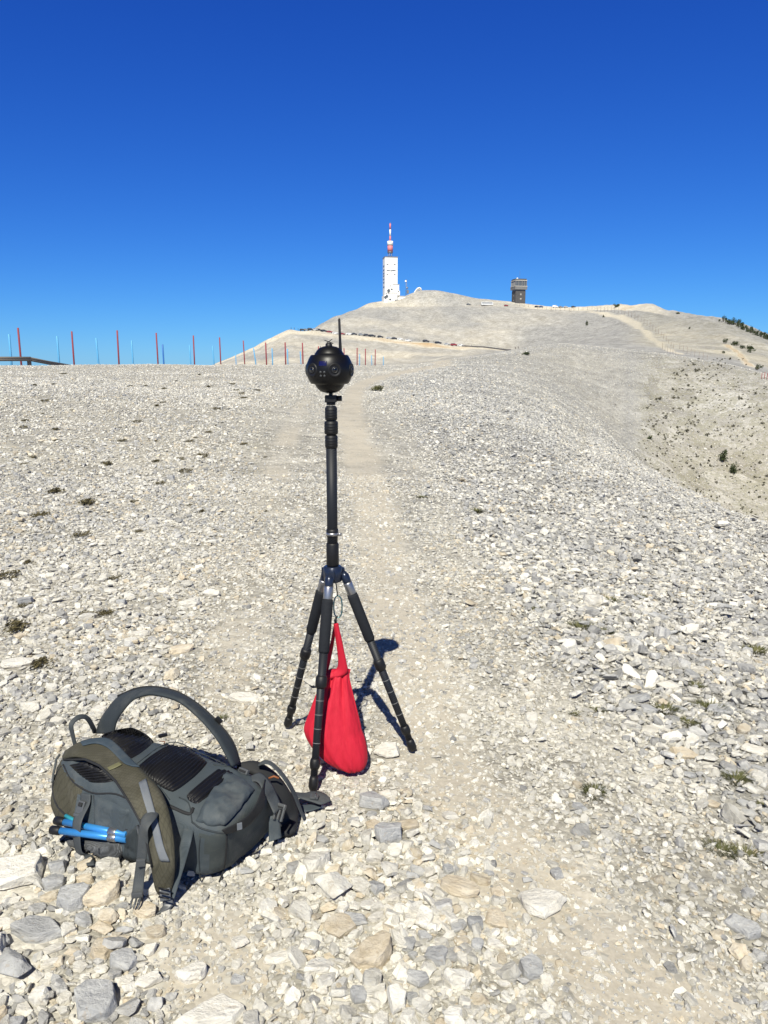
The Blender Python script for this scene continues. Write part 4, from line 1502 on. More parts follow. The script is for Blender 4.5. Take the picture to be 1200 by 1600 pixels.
def body_pt(l, a):
    """a: angle round the section, 0 = near side, pi/2 = up"""
    nb_, ntp, ftp, fb, zb, zt = sec(l)
    ca, sa = -cos(a), sin(a)
    x = math.copysign(abs(ca) ** (2 / PEX), ca)
    y = math.copysign(abs(sa) ** (2 / PEX), sa)
    k = cap(l)
    x, y = x * k, y * k
    u, v = (x + 1) / 2, (y + 1) / 2
    wn = nb_ + (ntp - nb_) * v
    wf = fb + (ftp - fb) * v
    wv = wn + (wf - wn) * u
    z = zb + (zt - zb) * v + 0.010 * (1 - x * x) * max(y, 0)
    ll = l - 0.045 * (z / .17) * max(0, 1 - l / .16)
    ll += 0.0
    p = O_ + Lx * ll + Wx * wv
    q = Vector((l * 9, wv * 9, z * 9))
    wr = 0.006 * noise.noise(q * 1.3) + 0.0035 * noise.noise(q * 3.1 + Vector((5, 2, 1)))
    wr += 0.0085 * (0.5 - abs(noise.noise(Vector((q.x * 1.6 + q.y, q.y * 3.4 - q.x * 1.5, q.z * 3.0 + 9))))) * (1 if sa < .8 or l < .14 else .35)
    nrm = Lx * 0.0 + Wx * ca + np.array([0, 0, sa])
    p = p + nrm * wr
    p[2] += O_[2] * 0 + 0
    return p + np.array([0, 0, z])


ls = [0.0, 0.0005, 0.002, 0.005, 0.010, 0.017, 0.024, 0.03] + list(np.linspace(0.04, LMAX - 0.09, 44)) + [LMAX - 0.09 + 0.09 * (1 - (1 - t) ** 2) for t in np.linspace(0.06, 0.995, 16)]
NA = 84
vs, fs, mi_ = [], [], []
for l in ls:
    for k in range(NA):
        vs.append(body_pt(l, 2 * pi * k / NA))
for i in range(len(ls) - 1):
    for k in range(NA):
        k2 = (k + 1) % NA
        fs.append((i * NA + k, i * NA + k2, (i + 1) * NA + k2, (i + 1) * NA + k))
fs.append(tuple(reversed(range(NA))))
fs.append(tuple((len(ls) - 1) * NA + k for k in range(NA)))
mbk = MB().add(vs, fs, 0)
for i, f in enumerate(mbk.f):
    c = np.mean([mbk.v[j] for j in f], 0)
    rel = c - O_
    l, wv, z = rel @ Lx, rel @ Wx, rel[2]
    if l > 0.455 + 0.25 * (0.15 - z) and z < 0.158 and wv < 0.16:
        mbk.m[i] = 1
    elif l < 0.02 and z < 0.15:
        mbk.m[i] = 2
body = mbk.build('body', [M_PACK, M_OLIVE, M_BASE], bp_)
bvh = BVHTree.FromPolygons([Vector(v) for v in mbk.v], mbk.f)


def on_body(px, py, lift=0.003, tree=None, zfall=0.02):
    d = Vector(ray(px, py)).normalized()
    h_ = (tree or bvh).ray_cast(Vector(CAM), d)
    if h_[0] is None:
        h_ = None
        for dy in range(1, 30):            # just off the silhouette: slide to the nearest surface
            for ox, oy in ((0, dy), (dy, 0), (-dy, 0), (0, -dy)):
                d2 = Vector(ray(px + ox, py + oy)).normalized()
                k = (tree or bvh).ray_cast(Vector(CAM), d2)
                if k[0] is not None:
                    h_ = k
                    break
            if h_:
                break
        if not h_:
            return at_z(px, py, zfall)
        t = (h_[0] - Vector(CAM)).length
        return np.array(Vector(CAM) + d * (t - lift))
    n = h_[1] if h_[1].dot(d) < 0 else -h_[1]
    return np.array(h_[0] + n * lift)


def z8(x, y):
    """pixel of the enlarged study of the pack -> photo pixel"""
    return 60 + x / 2.727, 1050 + y / 2.727


def quad_grid(c4, nu, nv):
    """pixel grid inside a four-cornered outline (a, b, c, d going round)"""
    a, b_, c, d = [np.array(q, float) for q in c4]
    return [[(a * (1 - u) + b_ * u) * (1 - v) + (d * (1 - u) + c * u) * v for u in np.linspace(0, 1, nu)] for v in np.linspace(0, 1, nv)]


def surf_patch(name, c4, mat, parent, lift=0.004, puff=0.006, ribs=0, nu=26, nv=26, rnd=0.35, along='u', ribamp=0.0022, pexp=4.0, tree=None):
    """padded panel lying on the pack: rounded outline, puffed middle, optional ribs"""
    g = []
    vs = []
    for j in range(nv):
        for i in range(nu):
            u, v = 2 * i / (nu - 1) - 1, 2 * j / (nv - 1) - 1
            # squircle mapping rounds the corners
            uu = u * sqrt(max(0, 1 - rnd * v * v / 2))
            vv = v * sqrt(max(0, 1 - rnd * u * u / 2))
            a, b_, c, d = [np.array(q, float) for q in c4]
            s_, t_ = (uu + 1) / 2, (vv + 1) / 2
            p = (a * (1 - s_) + b_ * s_) * (1 - t_) + (d * (1 - s_) + c * s_) * t_
            edge = max(0, 1 - max(abs(u), abs(v)) ** pexp)
            rb = ribamp * sin((v if along == 'u' else u) * pi * ribs) * min(1, edge * 3) if ribs else 0
            vs.append(on_body(p[0], p[1], lift * min(1, edge * 6) - 0.002 * (edge < 0.01) + puff * edge + rb, tree))
    fs = []
    for j in range(nv - 1):
        for i in range(nu - 1):
            a = j * nu + i
            fs.append((a, a + nu, a + nu + 1, a + 1))
    return MB().add(vs, fs, 0).build(name, [mat], parent)


def seam(name, pts, rad, mat, parent, lift=0.001, sub=5):
    P_ = [np.array(p_) for p_ in crom([np.array(p_, float) for p_ in pts], sub)]
    return MB().tube([on_body(p_[0], p_[1], lift) for p_ in P_], rad, 8).build(name, [mat], parent)


def strap_on(name, pts, wpx, mat, parent, th=0.003, lift=0.003, tree=None):
    """flat webbing laid along photo points on the pack"""
    P_ = crom([np.array(p_, float) for p_ in pts], 5)
    L_, R_ = [], []
    for i, p_ in enumerate(P_):
        t = P_[min(i + 1, len(P_) - 1)] - P_[max(i - 1, 0)]
        t /= max(np.linalg.norm(t), 1e-6)
        n = np.array([-t[1], t[0]])
        L_.append(on_body(*(p_ + n * wpx / 2), lift, tree))
        R_.append(on_body(*(p_ - n * wpx / 2), lift, tree))
    return MB().ribbon(L_, R_, th, 0, 1, flip=True).build(name, [mat], parent)


# back panel pads
for c4, ribs, nv in (((z8(262, 262), z8(420, 236), z8(506, 300), z8(408, 392)), 13, 60),
                     ((z8(560, 312), z8(728, 392), z8(585, 522), z8(395, 428)), 15, 70),
                     ((z8(760, 410), z8(835, 425), z8(665, 565), z8(628, 530)), 4, 26)):
    pass
surf_patch('back_pad', (z8(250, 268), z8(372, 392), z8(508, 296), z8(400, 228)), M_PAD, bp_, 0.004, 0.008, 12, 110, 40, 0.5, 'v', 0.0030)
surf_patch('back_pad', (z8(400, 412), z8(572, 528), z8(740, 385), z8(568, 300)), M_PAD, bp_, 0.004, 0.009, 15, 130, 40, 0.45, 'v', 0.0032)
surf_patch('back_pad', (z8(620, 535), z8(672, 572), z8(850, 432), z8(770, 410)), M_PAD, bp_, 0.003, 0.005, 4, 50, 40, 0.4, 'v', 0.0026)
surf_patch('back_pad', (z8(120, 395), z8(225, 475), z8(330, 470), z8(255, 385)), M_PAD, bp_, 0.003, 0.006, 8, 80, 24, 0.4, 'v', 0.0030)
# bottom lid with a soft wrinkled top and the dark mouth of the pocket
lid = surf_patch('pocket_lid', (z8(655, 640), z8(790, 672), z8(935, 500), z8(800, 418)), M_PACK, bp_, 0.003, 0.012, 0, 40, 40, 0.35)
for v in lid.data.vertices:
    n1 = 0.6 - 2.2 * abs(noise.noise(Vector((v.co.x * 17 + v.co.y * 9, v.co.y * 12 - v.co.x * 6, 3)))) + 0.35 * noise.noise(Vector((v.co.x * 60, v.co.y * 50, 7)))
    v.co.z += 0.010 * n1
q = MB()
mouth_u = [z8(772, 672), z8(836, 634), z8(886, 588), z8(922, 538), z8(940, 484)]
mouth_l = [z8(790, 686), z8(864, 656), z8(914, 612), z8(948, 558), z8(948, 486)]
q.ribbon([on_body(*p_, .024) for p_ in mouth_u], [on_body(*p_, .012) for p_ in mouth_l], .003, 0, 5, flip=True)
q.build('pocket_mouth', [M_DARK], bp_)
q = MB()
pz = on_body(*z8(826, 655), .028)
q.box(pz, (.013, .004, .018), Matrix.Rotation(.5, 3, 'Z'), 0, .001)
q.build('zip_pull', [M_REFL], bp_)
seam('piping', [z8(655, 640), z8(700, 668), z8(800, 684), z8(870, 632), z8(930, 570), z8(985, 515)], .0022, M_PACKD, bp_, .001)
seam('piping', [z8(802, 690), z8(800, 760), z8(790, 840), z8(770, 896)], .0024, M_DARK, bp_, .0)
seam('piping', [z8(105, 395), z8(150, 470), z8(230, 515), z8(330, 520), z8(420, 560), z8(540, 610)], .0024, M_DARK, bp_, .0)
seam('piping', [z8(98, 400), z8(62, 470), z8(75, 560), z8(130, 620), z8(180, 640)], .003, M_DARK, bp_, .0)
seam('piping', [z8(400, 405), z8(560, 300), z8(690, 345), z8(800, 395)], .0014, M_PACKD, bp_, .0008)
seam('piping', [z8(555, 570), z8(640, 605), z8(660, 580)], .0045, M_DARK, bp_, .0)
seam('piping', [z8(690, 700), z8(684, 780), z8(690, 890)], .0016, M_PACKD, bp_, .0)
seam('piping', [z8(420, 398), z8(500, 470), z8(560, 545)], .0014, M_PACKD, bp_, .0008)
seam('piping', [z8(745, 395), z8(830, 408), z8(900, 440)], .0014, M_PACKD, bp_, .0008)
seam('piping', [z8(600, 535), z8(640, 560), z8(655, 640)], .0016, M_PACKD, bp_, .0008)
seam('piping', [z8(236, 525), z8(240, 600), z8(240, 655)], .0014, M_DARK, bp_, .0)
seam('piping', [z8(240, 640), z8(310, 655), z8(380, 672)], .0014, M_DARK, bp_, .0)
# grey side wall panel and the ribbed elastic of the pole pocket
surf_patch('side_panel', (z8(232, 522), z8(236, 660), z8(372, 690), z8(395, 585)), M_PACK, bp_, .002, .004, 0, 18, 18, .1)
surf_patch('elastic_panel', (z8(375, 690), z8(362, 790), z8(438, 840), z8(432, 640)), M_PACKD, bp_, .003, .006, 14, 24, 60, .2, 'u', .0012)
surf_patch('net_pocket', (z8(88, 700), z8(92, 735), z8(360, 812), z8(360, 722)), M_NET, bp_, .005, .018, 5, 40, 40, .35, 'u', .002)
# flap beside the strap
q = MB()
fl = [(287, 1291), (283, 1312), (276, 1345), (270, 1380), (266, 1405)]
fr = [(303, 1296), (298, 1318), (289, 1350), (280, 1380), (271, 1408)]
zz = [.165, .15, .10, .055, .02]
q.ribbon([at_z(*p_, z + .0) for p_, z in zip(fl, zz)], [at_z(*p_, z + .0) for p_, z in zip(fr, zz)], .004, 0, 6)
q.build('side_flap', [M_PACK], bp_)
q = MB()
tagp = on_body(*z8(655, 852), .004)
q.box(tagp, (.020, .003, .014), Matrix.Rotation(.3, 3, 'Z') @ Matrix.Rotation(.3, 3, 'Y'), 0, .0006)
q.build('care_tag', [M_TAGW], bp_)

# shoulder straps
n_ = np.array([0.435, 0.90, 0])
n_ /= np.linalg.norm(n_)
outer = [(245, 262), (262, 210), (290, 165), (340, 108), (420, 76), (500, 70), (600, 95), (700, 160), (780, 240), (830, 310), (858, 395)]
inner = [(320, 262), (332, 215), (352, 178), (400, 122), (450, 99), (500, 96), (600, 124), (690, 200), (757, 280), (797, 350), (826, 402)]
wo_ = [.205, .21, .215, .215, .215, .215, .215, .215, .215, .215, .215]
Lo = [at_plane(*z8(*p_), O_ + Wx * .235, n_) for p_ in outer]
Ro = [at_plane(*z8(*p_), O_ + Wx * .180, n_) for p_ in inner]
q = MB()
q.ribbon(Lo, Ro, .013, 0, 6, bulge=.002)
st = q.build('shoulder_strap', [M_PACKD], bp_)
Lm = [np.array(a) * .5 + np.array(b_) * .5 for a, b_ in zip(Lo, Ro)][6:]
q = MB()
q.tube(crom([np.array(a) + np.array([0, 0, .004]) for a in Lo[3:]], 4), .004, 8)
q.build('binding', [M_DARK], st)
q = MB()
k0 = at_plane(*z8(768, 205), O_ + Wx * .235, n_)
q.box(k0, (.022, .008, .014), Matrix.Rotation(.8, 3, 'Y'), 0, .002)
q.build('strap_slider', [M_BLACK], st)

nsR = [(128, 330), (180, 298), (250, 283), (310, 292), (400, 378), (500, 478), (550, 575), (575, 700), (581, 820), (576, 895), (560, 945)]
nsL = [(105, 372), (150, 362), (200, 368), (262, 396), (330, 462), (395, 560), (435, 640), (462, 730), (482, 830), (497, 920), (520, 955)]
nsz = [.172, .215, .232, .240, .243, .235, .212, .165, .105, .050, .022]
NR_ = [at_z(*z8(*p_), z + .012) for p_, z in zip(nsR, nsz)]
NL_ = [at_z(*z8(*p_), z) for p_, z in zip(nsL, nsz)]
q = MB()
q.ribbon(NL_, NR_, .014, 0, 6, bulge=.003, flip=True)
ns = q.build('shoulder_strap', [M_OLIVE], bp_)
ns['label'] = 'olive ripstop shoulder strap with a grey reflective band'
stree = BVHTree.FromPolygons([Vector(v) for v in q.v], q.f)
q = MB()
e1 = [(180, 300), (250, 285), (312, 294), (402, 382), (432, 408)]
e2 = [(190, 318), (245, 308), (298, 328), (360, 388), (398, 405)]
q.ribbon([on_body(*z8(*p_), .003, stree) for p_ in e2], [on_body(*z8(*p_), .003, stree) for p_ in e1], .004, 0, 6, flip=True)
q.build('mesh_lining', [M_LINING], ns)
q = MB()
r1 = [(428, 478), (448, 550), (478, 650), (500, 740), (522, 802)]
r2 = [(460, 460), (484, 550), (512, 650), (536, 740), (560, 805)]
q.ribbon([on_body(*z8(*p_), .004, stree) for p_ in r1], [on_body(*z8(*p_), .004, stree) for p_ in r2], .003, 0, 5, flip=True)
q.build('reflective_band', [M_REFL], ns)
q = MB()
q.ribbon([on_body(*z8(*p_), .003, stree) for p_ in ((295, 410), (320, 398), (345, 386))], [on_body(*z8(*p_), .003, stree) for p_ in ((305, 422), (330, 412), (357, 398))], .003, 0, 5, flip=True)
q.build('label_tab', [simple('olive_tab', (.12, .115, .055), .7)], ns)
q = MB().tube([on_body(*z8(*p_), .001, stree) for p_ in ((110, 372), (200, 372), (262, 400), (330, 466), (395, 562), (436, 640), (464, 730), (486, 830))], .0035, 8)
q.build('binding', [M_DARK], ns)
# webbing with slider on the strap and its dangling end
q = MB()
wl = [(505, 575), (470, 590), (436, 630), (425, 700), (420, 780), (410, 860), (398, 945)]
wr = [(518, 600), (500, 625), (468, 668), (468, 720), (462, 790), (452, 870), (445, 950)]
wz = [.205, .215, .205, .165, .115, .06, .018]
q.ribbon([at_z(*z8(*p_), z + .012) for p_, z in zip(wl, wz)], [at_z(*z8(*p_), z + .012) for p_, z in zip(wr, wz)], .003, 0, 6, flip=True)
wb = q.build('webbing', [M_WEB], bp_)
for (x, y), z, sx, sz in (((438, 812), .095, .020, .014), ((420, 950), .022, .024, .010)):
    q = MB()
    c = Vector(at_z(*z8(x, y), z + .018))
    q.box(c, (sx * 1.1, .008, sz * 1.4), Matrix.Rotation(.15, 3, 'Z'), 0, .002)
    if y > 900:
        for dx in (-.009, 0, .009):
            q.tube([c + Vector((dx, -.002, -.004)), c + Vector((dx * 1.15, -.018, -.012)), c + Vector((dx * .9, -.028, -.016))], [.0028, .0026, .0018], 8)
    q.build('buckle', [M_BUCKLE], wb)
q = MB()
q.tube([at_z(*z8(422, 655), .185), at_z(*z8(428, 690), .178), at_z(*z8(470, 690), .172)], .0035, 8)
q.build('tri_glide', [M_BUCKLE], wb)
# ladder lock at the strap tip
q = MB()
c = Vector(at_z(*z8(540, 948), .040))
q.box(c, (.026, .010, .028), Matrix.Rotation(.35, 3, 'Z') @ Matrix.Rotation(-.5, 3, 'X'), 0, .003)
q.ribbon([at_z(*z8(*p_), z) for p_, z in (((525, 965), .03), ((530, 995), .014), ((500, 1035), .006))], [at_z(*z8(*p_), z) for p_, z in (((570, 960), .03), ((575, 990), .016), ((560, 1010), .008))], .003, 0, 5, flip=True)
q.build('strap_tip_buckle', [M_BUCKLE], bp_)
q = MB()
for yy in (920, 940, 958):
    a, b_ = at_z(*z8(512, yy), .062), at_z(*z8(556, yy + 8), .062)
    q.tube([a, b_], .002, 6)
q.build('ladder_lock', [M_BLACK], bp_)

# compression strap over the poles
q = MB()
wl = [(188, 515), (186, 560), (186, 640), (186, 720), (194, 780), (206, 826)]
wr = [(230, 520), (228, 562), (222, 640), (222, 720), (230, 780), (240, 822)]
cz = [.006, .008, .030, .034, .022, .012]
q.ribbon([on_body(*z8(*p_), z) for p_, z in zip(wl, cz)], [on_body(*z8(*p_), z) for p_, z in zip(wr, cz)], .003, 0, 6, flip=True)
cs = q.build('compression_strap', [M_WEB], bp_)
q = MB()
c = Vector(on_body(*z8(205, 575), .016))
fr_ = Matrix.Rotation(-.45, 3, 'Z') @ Matrix.Rotation(-.5, 3, 'X')
q.box(c, (.024, .009, .036), fr_, 0, .003)
q.box(c + fr_ @ Vector((0, -.006, .008)), (.013, .004, .010), fr_, 1, .001)
q.box(c + fr_ @ Vector((0, -.003, -.020)), (.027, .008, .008), fr_, 0, .002)
q.build('buckle', [M_BUCKLE, M_DARK], cs)

# haul loop and cords at the top end
q = MB()
n2 = Lx
a_ = [(150, 320), (138, 270), (128, 225), (150, 194), (180, 180), (215, 190), (243, 235), (250, 262)]
b_ = [(164, 308), (154, 262), (150, 228), (168, 206), (190, 200), (205, 208), (226, 245), (232, 262)]
pl = O_ + Lx * .665
q.ribbon([at_plane(*z8(*p_), pl, n2) for p_ in a_], [at_plane(*z8(*p_), pl - Lx * .012, n2) for p_ in b_], .004, 0, 6)
q.build('haul_loop', [M_WEB], bp_)
q = MB()
q.tube([on_body(*z8(*p_), .008) for p_ in ((92, 350), (76, 372), (72, 400), (64, 432), (60, 470))], .0035, 8)
q.build('cord', [M_WEB], bp_)
# small zip garage and orange thread on the far edge
q = MB()
q.box(on_body(*z8(530, 270), .004), (.026, .012, .008), Matrix.Rotation(.5, 3, 'Z'), 0, .002)
q.build('clip', [M_BLACK], bp_)
q = MB().tube([on_body(*z8(*p_), .002) for p_ in ((515, 294), (540, 297), (535, 306))], .0016, 6)
q.build('orange_thread', [M_ORNG], bp_)

# hip belt wing and its webbing on the right
q = MB()
q.ribbon([at_z(*p_, z) for p_, z in (((372, 1192), .19), ((400, 1190), .185), ((430, 1208), .15), ((452, 1236), .10), ((466, 1268), .03), ((462, 1300), .015))],
         [at_z(*p_, z) for p_, z in (((368, 1206), .17), ((398, 1212), .16), ((416, 1240), .12), ((424, 1268), .07), ((428, 1296), .02), ((430, 1312), .01))], .022, 0, 6, flip=True)
hb = q.build('hip_belt', [M_DARK], bp_)
q = MB()
a_ = [(392, 1212), (408, 1208), (424, 1224), (432, 1240), (441, 1262)]
b_ = [(384, 1222), (402, 1222), (412, 1238), (419, 1252), (428, 1272)]
zz = [.185, .196, .180, .150, .12]
q.ribbon([at_z(*p_, z) for p_, z in zip(a_, zz)], [at_z(*p_, z) for p_, z in zip(b_, zz)], .004, 0, 6, flip=True)
q.build('webbing', [M_WEB], hb)
q = MB()
q.ribbon([at_z(*p_, z) for p_, z in (((436, 1272), .10), ((439, 1300), .05), ((440, 1309), .035))], [at_z(*p_, z) for p_, z in (((420, 1276), .10), ((420, 1305), .05), ((420, 1316), .035))], .004, 0, 6)
q.build('webbing', [M_PACK], hb)
for x, y, z, sx, sz, rz in ((381, 1205, .20, .034, .014, -.6), (437, 1268, .115, .030, .040, -.5)):
    q = MB()
    c = Vector(at_z(x, y, z))
    M3 = Matrix.Rotation(rz, 3, 'Z') @ Matrix.Rotation(-.55, 3, 'X')
    if sz > .02:
        q.box(c + M3 @ Vector((0, 0, .014)), (sx, .010, .014), M3, 0, .003)
        q.box(c + M3 @ Vector((0, -.003, .012)), (sx * .7, .010, .004), M3, 1, .001)
        for dx in (-.012, 0, .012):
            q.box(c + M3 @ Vector((dx, 0, -.008)), (.006, .008, .032 if dx else .026), M3, 0, .002)
    else:
        q.box(c, (sx, .012, sz), M3, 0, .003)
        q.box(c + M3 @ Vector((0, -.004, 0)), (sx * .7, .010, sz * .4), M3, 1, .001)
    q.build('buckle', [M_BUCKLE, M_DARK], hb)
q = MB()
a_ = [(404, 1194), (412, 1188), (424, 1190), (438, 1202), (452, 1220), (463, 1240), (471, 1262), (478, 1280)]
b_ = [(403, 1198), (412, 1194), (422, 1196), (434, 1207), (447.5, 1225), (458.5, 1245), (467, 1266), (474, 1282)]
zz = [.19, .205, .205, .185, .15, .10, .05, .015]
q.ribbon([at_z(*p_, z) for p_, z in zip(a_, zz)], [at_z(*p_, z) for p_, z in zip(b_, zz)], .003, 0, 6, flip=True)
q.build('webbing', [M_WEB], hb)
q = MB()
a_ = [(455, 1237), (475, 1239), (490, 1236), (505, 1239), (515, 1246)]
b_ = [(456, 1243), (474, 1249), (488, 1253), (502, 1257), (516, 1252)]
zz = [.055, .040, .034, .030, .024]
q.ribbon([at_z(*p_, z) for p_, z in zip(a_, zz)], [at_z(*p_, z) for p_, z in zip(b_, zz)], .007, 0, 6, flip=True)
wt = q.build('belt_end', [M_WEB], hb)
q = MB()
c = Vector(at_z(491, 1245, .042))
q.box(c, (.026, .022, .008), Matrix.Rotation(-.1, 3, 'Z'), 0, .003)
q.tube([c + Vector((.004, -.013, .004)), c + Vector((.004, .012, .004))], .003, 8)
wt2 = q.build('buckle', [M_BUCKLE], hb)
q = MB()
a_ = [(456, 1258), (480, 1257), (502, 1254)]
b_ = [(458, 1268), (482, 1268), (502, 1262)]
q.ribbon([at_z(*p_, .014) for p_ in a_], [at_z(*p_, .012) for p_ in b_], .003, 0, 6, flip=True)
q.build('webbing', [M_PACK], hb)
q = MB().tube([at_z(*p_, z) for p_, z in (((420, 1216), .165), ((428, 1213), .17), ((436, 1216), .165))], .003, 8)
q.build('orange_cord', [M_ORNG], hb)

# trekking poles in the side pocket
for lab, tipx, rows_ in (('lower blue folding trekking pole with a black grip in the pack pocket', 0, [((56, 672), (96, 680), M_BLACK, .0125), ((98, 680), (225, 693), M_BLUE, .0098), ((225, 693), (372, 712), M_BLUE, .0104)]),
                         ('upper blue folding trekking pole with a black grip in the pack pocket', 1, [((75, 632), (124, 640), M_BLACK, .0125), ((126, 643), (225, 662), M_BLUE, .0092), ((225, 662), (372, 693), M_BLUE, .0095)])):
    def PP(q_, lift):
        return Vector(on_body(*z8(*q_), lift))
    lift = .026 if tipx == 0 else .018
    A, B2 = PP((120, rows_[1][0][1] + 4), lift), PP((360, rows_[2][1][1] - 2), lift)
    # straight axis through the pocket, fitted to the photo
    za, zb = z8(*rows_[0][0]), z8(*rows_[2][1])
    dA = Vector(ray(*za))
    dB = Vector(ray(*zb))
    tA = (A - Vector(CAM)).dot(dA) / dA.dot(dA)
    tB = (B2 - Vector(CAM)).dot(dB) / dB.dot(dB)
    PA, PB = Vector(CAM) + dA * tA, Vector(CAM) + dB * tB
    root = thing('trekking_pole', lab, 'trekking pole', tuple(PA.lerp(PB, .5)), 'folding trekking poles')
    ax_ = lambda f: PA.lerp(PB, f)
    MB().tube([ax_(-.015), ax_(0), ax_(.06), ax_(.115), ax_(.13)], [.007, .0115, .0122, .0115, .009], 16).build('grip', [M_BLACK], root)
    MB().tube([ax_(.125), ax_(1.02)], .0093, 16).build('shaft', [M_BLUE], root)
    q = MB()
    q.tube([ax_(.775), ax_(.785), ax_(.875), ax_(.885)], [.0098, .0112, .0112, .0098], 16)
    q.tube([ax_(.83), ax_(.83) + Vector((-.003, -.012, .002))], .003, 8)
    q.build('clamp', [M_ALU], root)
    if tipx:
        d0, d1 = PP((132, 612), .010), PP((215, 655), .012)
        MB().tube([d0, d1], .006, 12).build('lower_section', [M_CYAN], root)

# ------------------------------------------------------------------ snow poles along the road beyond the crest
M_POLER = simple('red_paint', (0.27, 0.045, 0.05), 0.55, var=0.2, scale=3)
M_POLEB = simple('blue_paint', (0.10, 0.36, 0.62), 0.5, var=0.15, scale=3)
M_POLEDB = simple('dark_blue_paint', (0.03, 0.14, 0.42), 0.5, var=0.15, scale=3)
ORD = ['first', 'second', 'third', 'fourth', 'fifth', 'sixth', 'seventh', 'eighth', 'ninth', 'tenth', 'eleventh', 'twelfth', 'thirteenth', 'fourteenth', 'fifteenth', 'sixteenth', 'seventeenth', 'eighteenth',
       'nineteenth', 'twentieth', 'twenty-first', 'twenty-second', 'twenty-third', 'twenty-fourth', 'twenty-fifth', 'twenty-sixth', 'twenty-seventh', 'twenty-eighth']


def snow_pole(px0, py0, px1, py1, r, rad, mat, lab, group):
    """px0,py0 top and px1,py1 where it vanishes behind the crest"""
    top = Vector(at_r(px0, py0, r))
    low = Vector(at_r(px1, py1, r))
    gz_ = float(height(low.x, low.y))
    d = (low - top)
    base = top + d * ((gz_ - top.z) / d.z)
    base.z = gz_
    o = MB().tube([base - Vector((0, 0, .3)), base.lerp(top, .5), top - (top - base).normalized() * .03, top], [rad, rad, rad, rad * .6], 10)
    o.m[:] = o.m
    ob = o.build('snow_pole', [mat], None, tuple(base))
    return tag(ob, lab, 'snow pole', group)


reds = [(28, 512, 33.5, 571), (112, 517.5, 116, 571), (183, 516, 186, 570), (244, 520, 247, 569), (302, 524, 304, 569), (343, 527, 345, 569), (380, 532, 382.5, 569), (415, 535, 416.5, 569), (445.5, 535, 446.5, 570),
        (472.5, 535.5, 473.5, 570), (497.5, 541, 498, 570), (537.5, 544, 538, 570), (558, 543.5, 558, 570), (571, 545, 571, 570), (586.5, 546, 586, 569)]
for i, (a, b_, c, d) in enumerate(reds):
    r = 2.55 / ((d + 2 - b_) / F) * 1.0
    snow_pole(a, b_, c, d, min(r, 135), 0.055 * (1 + .3 * (i > 6)), M_POLER, ORD[i] + ' red snow pole from the left beyond the stony crest', 'red snow poles')
blues = [(14, 522, 18, 569), (89, 525, 92.5, 568), (150, 528, 154, 569), (205.5, 532, 208, 569), (254, 538, 256, 569), (296, 539, 298, 569), (332, 540.5, 334.5, 569), (368, 552, 369, 569), (396, 544, 400, 569), (425, 544, 426, 569),
         (449, 545, 450, 569), (469, 549, 470.5, 570), (562, 553, 562, 569), (580.5, 555, 581, 569), (599, 557, 599, 568)]
for i, (a, b_, c, d) in enumerate(blues):
    r = 2.35 / ((d + 3 - b_) / F)
    snow_pole(a, b_, c, d, min(r, 150), 0.068 if i != 4 else .08, M_POLEDB if i == 4 else M_POLEB, (ORD[i] + ' pale blue snow pole from the left beyond the crest') if i != 4 else 'darker blue snow pole, thickest of the blue row', 'blue snow poles')

# wooden railing
M_WOOD = simple('weathered_wood', (0.17, 0.15, 0.125), 0.85, var=0.3, scale=4, bump=.5, stretch=(1, 12, 12))
rl = 46.0
rp0 = at_r(45, 568, rl)
railing = thing('wooden_railing', 'weathered wooden guard rail dipping behind the crest at the left edge', 'railing', (rp0[0], rp0[1], float(height(rp0[0], rp0[1]))))
q = MB()
A, B2 = Vector(at_r(-60, 559.5, rl * .98)), Vector(at_r(48, 559.5, rl))
for off in (0, -.17):
    q = MB()
    q.tube([A + Vector((0, 0, off * .5)), B2 + Vector((0, 0, off * .5))], .075, 10)
    q.build('rail', [M_WOOD], railing)
    q = MB()
    q.tube([B2 + Vector((-.1, .05, off * .5)), Vector(at_r(75, 565.5, rl * 1.06)) + Vector((0, 0, off * .5)), Vector(at_r(110, 571.5, rl * 1.12)) + Vector((0, 0, off * .5))], .07, 10)
    q.build('rail', [M_WOOD], railing)
for px in (45, -40):
    t = Vector(at_r(px, 557.5, rl * 1.003))
    g = float(height(t.x, t.y))
    MB().tube([Vector((t.x, t.y, g - .3)), Vector((t.x, t.y, t.z - .02)), t], [.11, .11, .08], 10).build('post', [M_WOOD], railing)

# ------------------------------------------------------------------ far buildings
M_WHITE = simple('white_concrete', (0.80, 0.79, 0.75), 0.8, var=0.05, scale=.4)
M_WINDOW = simple('dark_window', (0.10, 0.11, 0.12), 0.25, spec=0.6)
M_REDW = simple('red_painted_metal', (0.60, 0.19, 0.20), 0.6, var=0.08, scale=.5)
M_DKSTONE = simple('dark_grey_stone', (0.075, 0.072, 0.072), 0.85, var=0.35, scale=.9, bump=.4, bscale=3)
M_MIDCON = simple('grey_concrete', (0.17, 0.17, 0.17), 0.85, var=0.2, scale=.6)
M_LCON = simple('light_concrete', (0.42, 0.40, 0.36), 0.85, var=0.15, scale=.6)
M_STEEL = simple('steel', (0.25, 0.26, 0.28), 0.5, metal=.6)

rT = 790.0
tb = at_r(609.5, 470, rT)
U = rT * 1.0
mpp = np.linalg.norm(at_r(609.5, 470, rT) - CAM) / F * 0.938      # metres per photo pixel here
gT = float(height(tb[0], tb[1]))
tower = thing('broadcast_tower', 'white summit broadcasting tower with a red and white mast on the mountain top', 'tower', (tb[0], tb[1], gT), None, 0.16, local=True)
zT = lambda py: (470 - py) * mpp + (tb[2] - gT)
xT = lambda px: (px - 609.5) * mpp
TW = []


